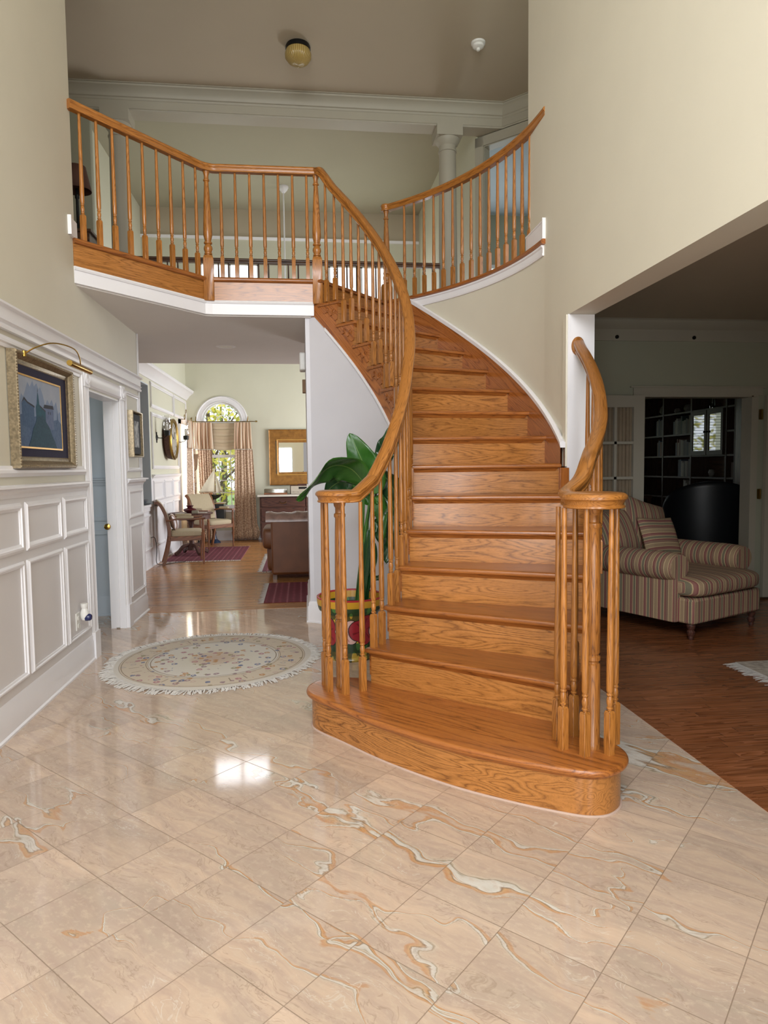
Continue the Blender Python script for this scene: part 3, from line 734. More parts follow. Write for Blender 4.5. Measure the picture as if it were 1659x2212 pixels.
b = MB(); b.box(2.4, 12.0, H2, 3.02, 12.1, 6.0); b.box(3.02, 12.0, H2, 3.9, 12.1, 3.7); b.box(3.02, 12.0, 4.95, 3.9, 12.1, 6); b.box(3.9, 12, H2, 7, 12.1, 6); b.box(6.4, 6, H2, 6.5, 12, 6); b.box(4.2, 5.2, H2, 4.3, 8.0, ZC); struct(b.build('wall_bedroom', M['sage'], smooth=0))
b = MB(); b.stack(ccw([(2.47, 9.05), (4.0, 7.52), (6.5, 7.52), (6.5, 12.1), (2.47, 12.1)]), [(0, 5.8), (0, 5.9)]); b.box(4.2, 5.2, 2.95, 6.5, 12.1, 3.0); b.box(2.4, 8.8, 2.95, 4.3, 12.1, 3.0); struct(b.build('ceiling_bedroom', M['bluetint'], smooth=0))
b = MB(); b.box(3.02, 12.02, 3.7, 3.9, 12.06, 3.76); b.box(3.02, 12.02, 4.89, 3.9, 12.06, 4.95); b.box(3.02, 12.02, 3.7, 3.07, 12.06, 4.95); b.box(3.85, 12.02, 3.7, 3.9, 12.06, 4.95); b.box(3.02, 12.02, 4.3, 3.9, 12.06, 4.34); struct(b.build('window_2', M['white']))
# beam with crown above the columns, turning along the diagonal wall
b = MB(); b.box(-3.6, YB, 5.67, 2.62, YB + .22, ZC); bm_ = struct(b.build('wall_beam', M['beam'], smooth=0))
CROWN = [(0, -0.155), (0.014, -0.155), (0.018, -0.135), (0.032, -0.125), (0.04, -0.10), (0.075, -0.045), (0.098, -0.03), (0.10, -0.012), (0.115, -0.008), (0.115, 0), (0, 0)]
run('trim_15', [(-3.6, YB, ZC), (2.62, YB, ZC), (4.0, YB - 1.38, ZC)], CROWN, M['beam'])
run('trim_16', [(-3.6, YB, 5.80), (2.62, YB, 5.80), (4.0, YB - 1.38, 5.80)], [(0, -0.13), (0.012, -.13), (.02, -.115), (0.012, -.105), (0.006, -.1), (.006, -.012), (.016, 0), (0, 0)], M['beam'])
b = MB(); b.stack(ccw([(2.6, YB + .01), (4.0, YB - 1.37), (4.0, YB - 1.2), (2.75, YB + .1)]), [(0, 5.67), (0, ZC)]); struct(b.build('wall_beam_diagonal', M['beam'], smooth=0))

# ---- living room
b = MB()
b.box(WLX - .2, 6.9, 0, WLX, 10.15, 0.86); b.box(WLX - .2, 6.9, 2.6, WLX, 8.82, 2.69); b.box(WLX - .2, 8.82, 2.6, WLX, 10.15, 3.7); b.box(WLX - .2, 10.15, 0, WLX, 12.62, 3.7)
b.box(WLX - .2, 12.62, 0, WLX, 13.22, 0.6); b.box(WLX - .2, 12.62, 2.2, WLX, 13.22, 3.7); b.box(WLX - .2, 13.22, 0, WLX, 13.5, 3.7)
wv = struct(b.build('wall_living_left', M['palegreen'], smooth=0))
b = MB(); b.box(XUL, 8.86, 3.62, WLX - .2, 13.5, 3.7); b.box(XUL - .1, 8.86, 3.6, XUL, 13.5, ZL + .05); struct(b.build('wall_living_upper', M['palegreen'], smooth=0))
b = MB(); b.box(XLR - .02, 10.3, .7, XLR - .001, 10.4, 2.5); b.box(XLR - .02, 12.5, .7, XLR - .001, 12.6, 2.5); b.box(XLR - .02, 10.4, 2.4, XLR - .001, 12.5, 2.5); b.box(XLR - .02, 10.4, .7, XLR - .001, 12.5, .8); struct(b.build('added_window_frame', M['white']))  # frame added on the unseen solid right wall, around the fill lamp
b = MB(); b.box(XLR, 8.98, 0, XLR + .12, 13.5, ZL + .05); struct(b.build('wall_living_right', M['palegreen'], smooth=0))
b = MB(); b.box(-3.5, 6.85, 0, -3.4, 9, 2.8); b.box(-5.2, 9.0, 0, -5.1, 13.5, 3.7); b.box(-5.2, 13.4, 0, -2.3, 13.5, 3.7); b.box(-5.2, 8.8, 3.6, -2.3, 13.5, 3.7); b.box(-5.2, 6.8, 0, -3.4, 6.9, 3.7); b.box(-5.2, 6.8, 0, -5.1, 9.1, 3.7); struct(b.build('wall_kitchen', M['cream'], smooth=0))
b = MB(); b.box(-5.2, 6.78, -.1, -3.4, 13.5, 0); b.box(-5.2, 6.78, 2.82, -3.5, 8.9, 2.9); struct(b.build('floor_kitchen', M['plank'], smooth=0))
# far wall with arched window and two upper windows
b = MB(); ax, ar, az = -1.507, 0.372, 2.285; y0, y1 = YF, YF + .14
b.box(XUL, y0, 0, ax - ar, y1, 2.9); b.box(ax - ar, y0, 0, ax + ar, y1, 0.62); b.box(ax + ar, y0, 0, XLR, y1, 2.9)
b.box(XUL, y0, 2.9, XLR, y1, 4.35); b.box(XUL, y0, 5.29, XLR, y1, 5.74)
for xa, xb in ((XUL, -1.86), (-0.73, 0.57), (1.86, XLR)): b.box(xa, y0, 4.35, xb, y1, 5.29)
na = 24; vs = []; fs = []
for i in range(na + 1):
    t = pi - pi * i / na; x = ax + ar * cos(t); z = az + ar * sin(t)
    vs += [(x, y0, z), (x, y0, 2.9), (x, y1, 2.9), (x, y1, z)]
for i in range(na):
    a = i * 4; c = a + 4
    fs += [(a, c, c + 1, a + 1), (a + 3, a + 2, c + 2, c + 3), (a, a + 3, c + 3, c)]
b.add(vs, fs)
wf = struct(b.build('wall_living_far', M['palegreen'], smooth=0))
b = MB(); b.sweep([(XUL, YF, 5.74), (XLR, YF, 5.74)], [(0, -.03), (.02, -.03), (.03, .02), (0, .03)]); struct(b.build('trim_17', M['white']))
# arched window: casing, sashes, muntins
w3 = MB()
w3.sweep([(ax - .43, YF, az), *[(ax + .43 * cos(pi - pi * i / 28), YF, az + .43 * sin(pi - pi * i / 28)) for i in range(29)], (ax + .43, YF, az)], [(-0.06, 0), (0.06, 0), (0.06, .03), (.045, .035), (.03, .02), (-.03, .018), (-.045, .03), (-.06, .02)], up=(0, -1, 0))
w3.box(ax - ar, YF - .01, az - .06, ax + ar, YF + .1, az + .0); w3.box(ax - ar - .02, YF - .05, .55, ax + ar + .02, YF + .08, .63)
w3.box(ax - ar, YF + .03, .62, ax - ar + .045, YF + .08, az); w3.box(ax + ar - .045, YF + .03, .62, ax + ar, YF + .08, az); w3.box(ax - ar, YF + .03, 1.60, ax + ar, YF + .08, 1.655); w3.box(ax - ar, YF + .03, .62, ax + ar, YF + .08, .68)
w3.box(ax - .085 - .008, YF + .045, .66, ax - .085 + .008, YF + .065, az); w3.box(ax + .14 - .008, YF + .045, .66, ax + .14 + .008, YF + .065, az)
for z in (.92, 1.16, 1.38, 1.85, 2.07): w3.box(ax - ar, YF + .045, z - .008, ax + ar, YF + .065, z + .008)
w3.tube([(ax + (ar - .015) * cos(pi * i / 24), YF + .05, az + (ar - .015) * sin(pi * i / 24)) for i in range(25)], .02, 6)
w3.tube([(ax + .12 * cos(pi * i / 14), YF + .05, az + .12 * sin(pi * i / 14)) for i in range(15)], .008, 6)
for k in range(1, 4):
    t = pi * k / 4; w3.tube([(ax + .12 * cos(t), YF + .05, az + .12 * sin(t)), (ax + ar * cos(t), YF + .05, az + ar * sin(t))], .008, 6)
w3o = struct(w3.build('window_3', M['white'], smooth=30))
b = MB(); b.box(ax - ar, YF + .055, .64, ax + ar, YF + .058, az + .1); part(b, 'pane', M['frost'], w3o)
for nm, xa, xb in (('window_4', -1.86, -.73), ('window_5', .57, 1.86)):
    b = MB(); xm = (xa + xb) / 2
    for x in (xa + .025, xm, xb - .025): b.box(x - .025, YF + .03, 4.35, x + .025, YF + .08, 5.29)
    for z in (4.375, 5.265): b.box(xa, YF + .03, z - .025, xb, YF + .08, z + .025)
    struct(b.build(nm, M['white']))
# skirting, crown and panelling of the living room's left wall
b = MB(); b.box(XUL, YF, 5.74, XLR, YF + .14, ZL); struct(b.build('wall_living_top', M['ceil'], smooth=0))
run('baseboard_living_left', zz([(WLX, 7.0), (WLX, YF), ], 0), [(x, z * 1.15) for x, z in BASE], M['white'])
run('baseboard_living_far', zz([(WLX, YF), (XLR, YF)], 0), BASE, M['white'])
run('trim_18', zz([(WLX, 7.0), (WLX, YF), (WLX + .02, YF)], 2.86), [(0, -.17), (.014, -.17), (.018, -.15), (.03, -.13), (.05, -.09), (.085, -.05), (.10, -.04), (.10, -.015), (.11, 0), (0, 0)], M['white'])
b = MB(); b.box(WLX, 6.9, 0, WLX + .005, 12.45, .86); b.box(WLX, 10.15, .86, WLX + .005, 12.45, 1.27); part(b, 'wainscot_panel', M['white'], wv, smooth=0)
b = MB(); b.box(WLX - .22, 6.9, .86, WLX + .035, 10.20, .895); b.box(WLX, 6.9, .80, WLX + .02, 10.2, .86); struct(b.build('trim_19', M['white'], bevel=.004))
b = MB(); b.box(WLX - .205, 10.14, .86, WLX + .002, 10.155, 2.6); b.box(WLX - .205, 6.9, 2.59, WLX + .002, 10.15, 2.605); struct(b.build('trim_20', M['bluetint'], smooth=0))
b = MB(); b.sweep([(WLX, 10.22, 1.31), (WLX, 12.45, 1.31)], CAP); struct(b.build('trim_21', M['white'], smooth=30))
def vframe(y0, y1, z0, z1): part(frame_on((WLX + .004, y0 + .02, z0 + .02), (0, 1, 0), (0, 0, 1), (1, 0, 0), y1 - y0 - .04, z1 - z0 - .04), 'panel_moulding', M['white'], wv, smooth=30)
vframe(9.5, 10.05, .25, .76)
for y0, y1 in ((10.25, 11.0), (11.06, 11.70), (11.76, 12.38)): vframe(y0, y1, .93, 1.22)
for y0, y1 in ((10.25, 11.0), (11.06, 11.70), (11.76, 12.38)): vframe(y0, y1, .25, .87)
vframe(10.25, 12.38, 1.40, 2.22); vframe(10.25, 12.0, 2.30, 2.66); vframe(12.06, 13.3, 2.30, 2.66)
b = MB(); b.box(WLX, 12.5, .55, WLX + .03, 12.62, 2.28); b.box(WLX, 13.22, .55, WLX + .03, 13.34, 2.28); b.box(WLX, 12.5, 2.2, WLX + .03, 13.34, 2.3); b.box(WLX, 12.5, .52, WLX + .05, 13.34, .6); b.box(WLX - .1, 12.62, 1.4, WLX - .06, 13.22, 1.45); b.box(WLX - .1, 12.90, .6, WLX - .08, 12.92, 2.2); struct(b.build('window_6', M['white']))

# ---- sitting room on the right and the library behind it
b = MB(); yb = 6.41
b.box(XR2, yb, 0, 3.34, yb + .12, ZRC); b.box(3.34, yb, 2.06, 4.50, yb + .12, ZRC); b.box(4.50, yb, 0, 7.0, yb + .12, ZRC)
wsb = struct(b.build('wall_sitting_back', M['sage'], smooth=0))
b = MB(); b.box(6.9, -1.3, 0, 7.0, 6.5, ZRC); b.box(XR2, -1.3, 0, 7, -1.2, ZRC); struct(b.build('wall_sitting_right', M['sage'], smooth=0))
b = MB(); b.box(2.5, 11.5, 0, 3.2, 11.6, ZRC); b.box(3.2, 11.5, 0, 4.9, 11.6, 1.1); b.box(3.2, 11.5, 2.4, 4.9, 11.6, ZRC); b.box(4.9, 11.5, 0, 6.1, 11.6, ZRC); b.box(2.5, 6.5, 0, 2.6, 11.6, ZRC); b.box(5.92, 6.5, 0, 6.0, 11.6, ZRC); struct(b.build('wall_library', M['oak_dark'], smooth=0))
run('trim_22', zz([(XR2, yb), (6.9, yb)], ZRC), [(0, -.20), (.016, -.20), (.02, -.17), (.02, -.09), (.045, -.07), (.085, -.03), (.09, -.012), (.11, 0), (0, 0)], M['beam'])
run('baseboard_sitting', zz([(XR2, yb), (3.25, yb)], 0), BASE, M['white'])
b = MB()
b.box(3.25, yb - .022, 2.06, 4.62, yb, 2.14); b.box(3.26, yb - .02, 0, 3.34, yb, 2.06); b.box(4.50, yb - .02, 0, 4.575, yb, 2.06); b.box(4.497, yb - .03, 0, 4.512, yb + .13, 2.06); b.box(3.33, yb - .0, 0, 3.345, yb + .13, 2.06); b.box(3.3, yb - .03, 2.045, 4.55, yb + .13, 2.06); b.box(3.22, yb - .035, 2.135, 4.65, yb, 2.15)
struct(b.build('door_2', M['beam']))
# ------------------------------------------------------------------ staircase
stair = thing('staircase', 'curved honey oak staircase with wide rounded bottom step, in the middle of the foyer', 'staircase', (0.7, 3.2, 0))
ROL = 2.775      # outer tread ends on the lower, open flight
def NOSE(z): return [(0.016, z - 0.030), (0.004, z - 0.027), (0.0, z - 0.018), (0.001, z - 0.010), (0.006, z - 0.002), (0.014, z)]
def radial_gr(th):
    er = Vector((cos(th), sin(th))); et = Vector((-sin(th), cos(th)))
    return lambda p: (p[0] * er.x + p[1] * er.y, p[0] * et.x + p[1] * et.y, p[2])
def off(p, th, d): return (p[0] - sin(th) * d, p[1] + cos(th) * d)     # d along the walking direction
for k in range(2, 15):
    z = RISE * k; ta, tb = TH(k), TH(k + 1); ro = ROL if k < 7 else RO + .01
    b = MB(); b.newgrain()
    gr = radial_gr((ta + tb) / 2)
    bk = 0.045
    n = 5
    outer = [P(ro, ta + (tb - ta) * i / n) for i in range(n + 1)]
    outer[-1] = off(P(ro, tb), tb, bk)
    inner = [P(RI, tb - (tb - ta) * i / n) for i in range(n + 1)]
    inner[0] = off(P(RI, tb), tb, bk)
    poly = outer + inner
    if k == 6: poly = [q if not (q[1] > 4.38 and q[0] > 1.76) else (q[0], 4.38) for q in poly]
    b.stack(ccw(poly), NOSE(z), gr)
    # cove moulding below the nosing
    if k >= 7: poly2 = [P(RO + .005, ta), off(P(RO + .005, ta), ta, .1), off(P(1.62, ta), ta, .1), P(RI, ta)]
    else: poly2 = [P(ro, ta), off(P(ro, ta), ta, .1), off(P(1.62, ta), ta, .1), P(RI, ta)]
    b.stack(ccw(poly2), [(0.029, z - .052), (.025, z - .044), (.018, z - .036), (.014, z - .0295)], gr)
    b.build('tread', M['oak_tread'], stair, smooth=50)
    if k > 2 or True:
        b = MB(); b.newgrain(); ri = 1.636
        r2 = ro - .02 if k < 7 else RO + .01
        a = off(P(ri, ta), ta, .03); c = off(P(r2, ta), ta, .03)
        b.stack(ccw([a, c, off(c, ta, .02), off(a, ta, .02)]), [(0, z - RISE - .0), (0, z - .029)], gr)
        b.build('riser', M['oak'], stair, smooth=0)
# top riser (15) under the landing edge
b = MB(); b.newgrain(); ta = TH(15); gr = radial_gr(ta)
a = off(P(1.64, ta), ta, .03); c = off(P(RO + .01, ta), ta, .03)
b.stack(ccw([a, c, off(c, ta, .02), off(a, ta, .02)]), [(0, 2.8), (0, 2.972)], gr); b.build('riser', M['oak'], stair, smooth=0)
b = MB(); b.newgrain()
b.stack(ccw([P(RI, ta), P(RO + .02, ta), off(P(RO + .02, ta), ta, .10), off(P(RI + .0, ta), ta, .10)]), NOSE(3.004), gr); b.build('landing_nosing', M['oak_tread'], stair, smooth=50)
# bottom step: curved tread with bullnosed ends
out = [(0.30, 3.775), (0.172, 3.81), (0.072, 3.775), (0.004, 3.665), (0.022, 3.53), (0.159, 3.335), (0.343, 3.077), (0.588, 2.806), (0.813, 2.622), (1.00, 2.50), (1.10, 2.455), (1.19, 2.458), (1.27, 2.514), (1.315, 2.60), (1.308, 2.70), (1.265, 2.80), (1.215, 2.87)]
out = spline(out, 5, closed=False)
back = [P(2.74, TH(2.35)), P(2.2, TH(2.35)), P(1.7, TH(2.35)), P(1.655, TH(2.3))]
poly1 = ccw(out + back)
def gr1(p): return ((p[0] - p[1]) * .707, (p[0] + p[1]) * .707, p[2])
b = MB(); b.newgrain(); b.stack(poly1, NOSE(0.2), gr1); b.stack(poly1, [(0.032, .148), (.028, .156), (.020, .164), (.016, .1705)], gr1); b.build('tread', M['oak_tread'], stair, smooth=50)
b = MB(); b.newgrain()
pin = inset(poly1, 0.03); L = 0; n = len(pin); vs = []; gs = []
b.stack(pin, [(0, 0.0), (0, 0.165)], gr1); b.build('riser', M['oak'], stair, smooth=50)
b = MB(); b.stack(pin, [(-0.008, 0.0), (-0.008, 0.003), (-0.004, 0.006)], gr1); b.build('base_bead', M['bead'], stair)
# open (inner) stringer with saw-tooth top
b = MB(); b.newgrain()
def strseg(t0, t1, zt, r0, r1, zb, n=4, inner=True):
    vs = []; fs = []
    for i in range(n + 1):
        t = t0 + (t1 - t0) * i / n
        for r, z in ((r0, zb(t)), (r0, zt(t)), (r1, zt(t)), (r1, zb(t))): vs.append(P(r, t, z))
    for i in range(n):
        for j in range(4):
            k = (j + 1) % 4; fs.append((i * 4 + j, (i + 1) * 4 + j, (i + 1) * 4 + k, i * 4 + k))
    return vs, fs
sl = math.atan2(.2, DT * 1.64)
def str_gr(p):
    t = math.atan2(p[1] - CY, p[0] - CX); u = t * 1.64; w = p[2]
    return (u * cos(sl) + w * sin(sl), -u * sin(sl) + w * cos(sl), 0)
for k in range(1, 15):
    d = 0.03 / 1.64
    vs, fs = strseg(TH(k) + d if k > 1 else TH(1.9), TH(k + 1) + d, lambda t, k=k: .2 * k - .029, 1.638, 1.66, lambda t: max(0.0, inner_bot(t)))
    b.add(vs, fs, str_gr)
vs, fs = strseg(TH(15) + d, math.radians(54.3), lambda t: 2.972, 1.638, 1.66, lambda t: min(inner_bot(t), 2.70)); b.add(vs, fs, str_gr)
b.build('open_stringer', M['oak_red'], stair, smooth=40)
# scroll brackets under the tread ends
def bracket_mesh(k):
    b = MB(); b.newgrain()
    o = [(0.0, 0.0), (0.185, 0.0), (0.185, 0.02), (0.165, 0.035), (0.16, 0.055), (0.14, 0.06), (0.125, 0.045), (0.105, 0.05), (0.10, 0.075), (0.085, 0.09), (0.065, 0.082), (0.058, 0.09), (0.05, 0.12), (0.028, 0.135), (0.0, 0.125)]
    o = spline(o[1:], 4, closed=False); o = [(0, 0)] + list(o)
    n = len(o); d = .03 / 1.64
    vs = []
    for r in (1.628, 1.639):
        for u, v in o: vs.append(P(r, TH(k) + d + u / 1.64, RISE * k - .03 - v))
    cu = sum(u for u, v in o) / n * .6; cv = sum(v for u, v in o) / n * .6
    fs = [(i, (i + 1) % n, n + (i + 1) % n, n + i) for i in range(n)]
    vs.append(P(1.628, TH(k) + d + 0.05 / 1.64, RISE * k - .03 - 0.035)); c = len(vs) - 1
    fs += [(c, (i + 1) % n, i) for i in range(n)]
    b.add(vs, fs, str_gr)
    # raised scroll lines
    for (u0, v0, rr) in ((0.04, 0.055, .028), (0.115, 0.028, .016)):
        pts = [P(1.626, TH(k) + d + (u0 + rr * (1 - i / 22) * cos(i * .55)) / 1.64, RISE * k - .03 - v0 - rr * (1 - i / 22) * sin(i * .55)) for i in range(18)]
        b.tube(pts, .004, 5)
    return b
for k in range(2, 15): bracket_mesh(k).build('bracket', M['oak_red'], stair, smooth=40)
# closed (wall) stringer, oak
b = MB(); b.newgrain()
def str_gr2(p):
    t = math.atan2(p[1] - CY, p[0] - CX); u = t * 2.64; s2 = math.atan2(.2, DT * 2.64)
    return (u * cos(s2) + p[2] * sin(s2), -u * sin(s2) + p[2] * cos(s2), 0)
vs, fs = strseg(TH(6.98), TH(14.55), skirt_top, RO, RO + .028, lambda t: skirt_top(t) - .42, n=44); b.add(vs, fs, str_gr2)
vs, fs = strseg(TH(14.55), TH(15.1), lambda t: 2.985, RO, RO + .028, lambda t: 2.6, n=6); b.add(vs, fs, str_gr2)
b.build('wall_stringer', M['oak_red'], stair, smooth=50)
b = MB(); b.box(1.715, 4.372, 0.9, 1.776, 4.392, 1.37); b.build('stringer_end', M['oak_red'], stair, bevel=.002)
b = MB(); b.box(1.757, 4.395, 1.38, 1.776, 4.45, 2.384); struct(b.build('trim_23', M['cream']))
# end block of the wall stringer and lower outer stringer
b = MB()
for k in range(1, 7):
    d = 0.03 / 2.7
    vs, fs = strseg(TH(k) + d if k > 1 else TH(2.0), TH(k + 1) + (d if k < 6 else -.01), lambda t, k=k: .2 * k - .029, 2.735, 2.757, lambda t: max(0.0, .2 * (t - T0) / DT - .42)); b.add(vs, fs, str_gr2)
b.build('outer_stringer', M['oak_red'], stair, smooth=40)
vs, fs = strseg(TH(2.0), TH(6.9), lambda t: max(0.01, .2 * (t - T0) / DT - .40), 2.70, 2.74, lambda t: 0.0, n=20)
b = MB(); b.add(vs, fs, str_gr2); struct(b.build('wall_under_stair_right', M['stairwall'], smooth=50))

# ------------------------------------------------------------------ balusters and newels
def baluster_mesh(h, blk=0.185, s=0.016):
    b = MB(); b.newgrain(); gz = lambda p: (p[2], p[0], p[1])
    sq = [(-s, -s), (s, -s), (s, s), (-s, s)]
    ch = s * .42
    oc = [(-s, -s + .001), (-s + .001, -s), (s - .001, -s), (s, -s + .001), (s, s - .001), (s - .001, s), (-s + .001, s), (-s, s - .001)]
    b.stack(oc, [(0, 0), (0, blk - .012), (.003, blk - .004), (.006, blk)], gz)
    q = blk
    prof = [(.0095, q - .003), (.0095, q + .004), (.0135, q + .008), (.0135, q + .013), (.0095, q + .016), (.013, q + .030), (.0138, q + .042), (.011, q + .056), (.0098, q + .060), (.0135, q + .064), (.0135, q + .069), (.0105, q + .073), (.0150, q + .085), (.0152, q + .16), (.0135, q + (h - q) * .45), (.0112, q + (h - q) * .8), (.0100, h)]
    b.lathe(prof, 12)
    return b
BAL = {}
def baluster(parent, x, y, z, h, rz=0.0, blk=0.185):
    key = (round(h, 2), blk)
    if key not in BAL:
        o = baluster_mesh(h, blk).build('baluster', M['oak_rail'], parent, smooth=35); BAL[key] = o
    else:
        o = BAL[key].copy(); COL.objects.link(o); o.parent = parent
        o.name = 'baluster'
    o.matrix_parent_inverse = parent_inv(parent)
    o.location = (x, y, z); o.rotation_euler = (0, 0, rz); o.scale = (1, 1, h / round(h, 2)); return o
def newel_round(parent, x, y, z, h):
    """slim turned newel under a volute"""
    b = MB(); t = h
    prof = [(.035, 0), (.035, .02), (.033, .024), (.032, .36), (.026, .365), (.026, .372), (.0325, .378), (.0325, .392), (.026, .398), (.026, .404), (.031, .41), (.031, .6), (.0275, t - .17), (.025, t - .09), (.031, t - .082), (.031, t - .068), (.024, t - .062), (.0235, t - .035), (.030, t - .025), (.034, t)]
    b.lathe(prof, 20, x=x, y=y, z=z); return b.build('newel_post', M['oak_newel'], parent, smooth=40)
def newel_square(parent, x, y, z0, ztop, blk, rz=0.0, s=.042):
    b = MB(); b.newgrain(); gz = lambda p: (p[2], p[0], p[1]); Mx = TR(x, y, 0, rz)
    oc = [(-s, -s + .002), (-s + .002, -s), (s - .002, -s), (s, -s + .002), (s, s - .002), (s - .002, s), (-s + .002, s), (-s, s - .002)]
    b.stack(oc, [(0.003, z0), (0, z0 + .004), (0, blk - .03), (.004, blk - .014), (.013, blk)], gz, M=Mx)
    H = ztop - blk
    prof = [(.024, -.005), (.024, .006), (.033, .012), (.033, .022), (.027, .026), (.031, .036), (.037, .055), (.034, .075), (.026, .088), (.024, .094), (.034, .10), (.034, .112), (.026, .118), (.028, .13), (.0375, .17), (.037, .22), (.030, .22 + (H - .3) * .4), (.0235, .22 + (H - .3) * .75), (.019, H - .10), (.018, H - .085), (.026, H - .08), (.026, H - .07), (.0195, H - .064), (.019, H - .035), (.024, H - .02), (.029, H)]
    b.lathe([(r, q) for r, q in prof], 20, M=Mx, z=blk); return b.build('newel_post', M['oak_rail'], parent, smooth=40)

_R = [(0.024, -.034), (.027, -.031), (.027, -.024), (.023, -.020), (.025, -.008), (.031, .000), (.035, .003), (.0365, .012), (.034, .020), (.026, .0265), (.012, .030)]
RAIL = _R + [(-a, b_) for a, b_ in reversed(_R)]
CAPP = [(.122, -.034), (.127, -.031), (.127, -.024), (.121, -.019), (.125, -.006), (.131, .001), (.137, .004), (.138, .014), (.133, .022), (.122, .028), (.10, .031)]
def disc(parent, x, y, z, k=1.0, name='volute_cap'):
    b = MB(); b.newgrain()
    b.lathe([(0, -.034)] + [(r * k, h) for r, h in CAPP] + [(0, .032)], 40, x=x, y=y, z=z, gr=lambda p: (p[0], p[1], p[2])); return b.build(name, M['oak_rail'], parent, smooth=26)
def s3(pts, n=6): return spline(pts, n, closed=False)

# ---- long inner balustrade of the stair (with the newel at its head)
RB = 1.642
rail1 = thing('stair_balustrade', 'long curving oak banister climbing the open left side of the staircase', 'balustrade', (0.2, 3.61, 0.2))
def rbi(s): return 1.652 if s < 3 else (1.652 - (s - 3) * .012 if s < 5.5 else 1.622)
NL = (0.195, 3.63); ZV = 1.240
path = [(NL[0] - .02, NL[1] - .09, ZV), (NL[0] + .07, NL[1] - .075, ZV + .001), P(1.655, TH(1.55), ZV + .012), P(1.655, TH(1.95), ZV + .055)]
for i in range(0, 45):
    s = 2.25 + i * (14.25 - 2.25) / 44; path.append(P(rbi(s), TH(s), .2 * s + .875))
path += [P(1.622, TH(14.5), 3.785), P(1.618, TH(14.72), 3.845), (N2[0] + .035, N2[1] - .075, 3.895), (N2[0] + .005, N2[1] - .015, 3.915)]
b = MB(); b.sweep(s3(path[:5], 5)[:-1] + path[4:], RAIL); b.build('handrail', M['oak_rail'], rail1, smooth=28)
disc(rail1, NL[0], NL[1], ZV, .93)
newel_round(rail1, NL[0], NL[1], 0.2, ZV - .03 - .2)
for x, y in ((0.122, 3.565), (0.205, 3.505), (0.300, 3.545), (0.105, 3.675), (.19, 3.735)):
    baluster(rail1, x, y, 0.2, ZV - .03 - .2, rz=.4)
for k in range(2, 15):
    for f in ((0.20, 0.70) if k > 2 else (0.20, 0.62)):
        s = k + f
        ztop = .2 * s + .845
        if k == 2 and f < .5: ztop = 1.28
        baluster(rail1, *P(rbi(s) + .0, TH(s)), .2 * k, ztop - .2 * k, rz=TH(s))
newel_square(rail1, N2[0], N2[1] - .0, 2.80, 3.885, 3.20, rz=0.02)

# ---- short outer balustrade from the wall to the right volute
rail2 = thing('stair_balustrade', 'short curved oak banister from the white wall end down to the right newel', 'balustrade', (1.199, 2.664, 0.2))
NR = (1.19, 2.668); ZR = 1.247
def rbo(s): return 2.772 - max(0, (s - 4.0)) * .012
path = [(NR[0] - .05, NR[1] + .02, ZR), (NR[0] - .065, NR[1] + .08, ZR + .002), (NR[0] - .05, NR[1] + .16, ZR + .015), P(2.79, TH(2.25), ZR + .07), P(2.785, TH(2.6), ZR + .145)]
for i in range(0, 18):
    s = 2.9 + i * (6.75 - 2.9) / 17; path.append(P(rbo(s), TH(s), .2 * s + .79 + max(0, 4.4 - s) * .04))
path.append((1.836, 4.385, 2.19))
b = MB(); b.sweep(s3(path[:7], 5)[:-1] + path[6:], RAIL); b.build('handrail', M['oak_rail'], rail2, smooth=28)
disc(rail2, NR[0], NR[1], ZR, .97)
newel_round(rail2, NR[0], NR[1], 0.2, ZR - .03 - .2)
b = MB(); b.newgrain(); b.stack(ccw([(.045 * cos(t * pi / 14), .062 * sin(t * pi / 14)) for t in range(28)]), [(0, 0), (0, .01), (.004, .016), (.012, .02), (.016, .018)], M=Matrix.Translation((1.836, 4.388, 2.175)) @ Matrix.Rotation(pi / 2, 4, 'X'))
b.build('rosette', M['oak_rail'], rail2, smooth=40)
for x, y in ((1.066, 2.672), (1.128, 2.595), (1.232, 2.592), (1.302, 2.690), (1.080, 2.775), (1.165, 2.80)):
    baluster(rail2, x, y, 0.2, ZR - .03 - .2, rz=.35)
for k in range(2, 7):
    for f in (0.20, 0.70):
        s = k + f
        if s > 6.6: continue
        ztop = .2 * s + .765 + max(0, 4.4 - s) * .04 if s > 2.6 else 1.30
        baluster(rail2, *P(rbo(s), TH(s)), .2 * k, ztop - .2 * k, rz=TH(s))

# ---- balcony balustrade on the left
rail3 = thing('balcony_balustrade', 'angled oak balustrade along the balcony from the left wall to the stair head', 'balustrade', (N1[0], N1[1], 3.0))
Z3 = 3.915
A = Vector((XL + .005, 5.075, Z3)); B_ = Vector((N1[0], N1[1] - .01, Z3)); Cc = Vector((N2[0] + .01, N2[1] - .01, Z3))
d1_ = (B_ - A).normalized(); d2_ = (Cc - B_).normalized()
pth = [tuple(A), tuple(B_ - d1_ * .14)] + s3([tuple(B_ - d1_ * .13), tuple(B_ - d1_ * .05 + Vector((.0, -.004, 0))), tuple(B_ + d2_ * .05), tuple(B_ + d2_ * .13)], 4) + [tuple(Cc)]
b = MB(); b.sweep(pth, RAIL); b.build('handrail', M['oak_rail'], rail3, smooth=40)
newel_square(rail3, N1[0] + .005, N1[1] - .012, 2.812, 3.885, 3.19, rz=.05)
for i in range(9):
    q = A + (B_ - A) * ((i + .62) / 9.5); baluster(rail3, q.x, q.y + .01, 3.01, .875, rz=math.atan2(d1_.y, d1_.x))
for i in range(7):
    q = B_ + (Cc - B_) * ((i + 1.0) / 7.75); baluster(rail3, q.x, q.y + .01, 3.01, .875)

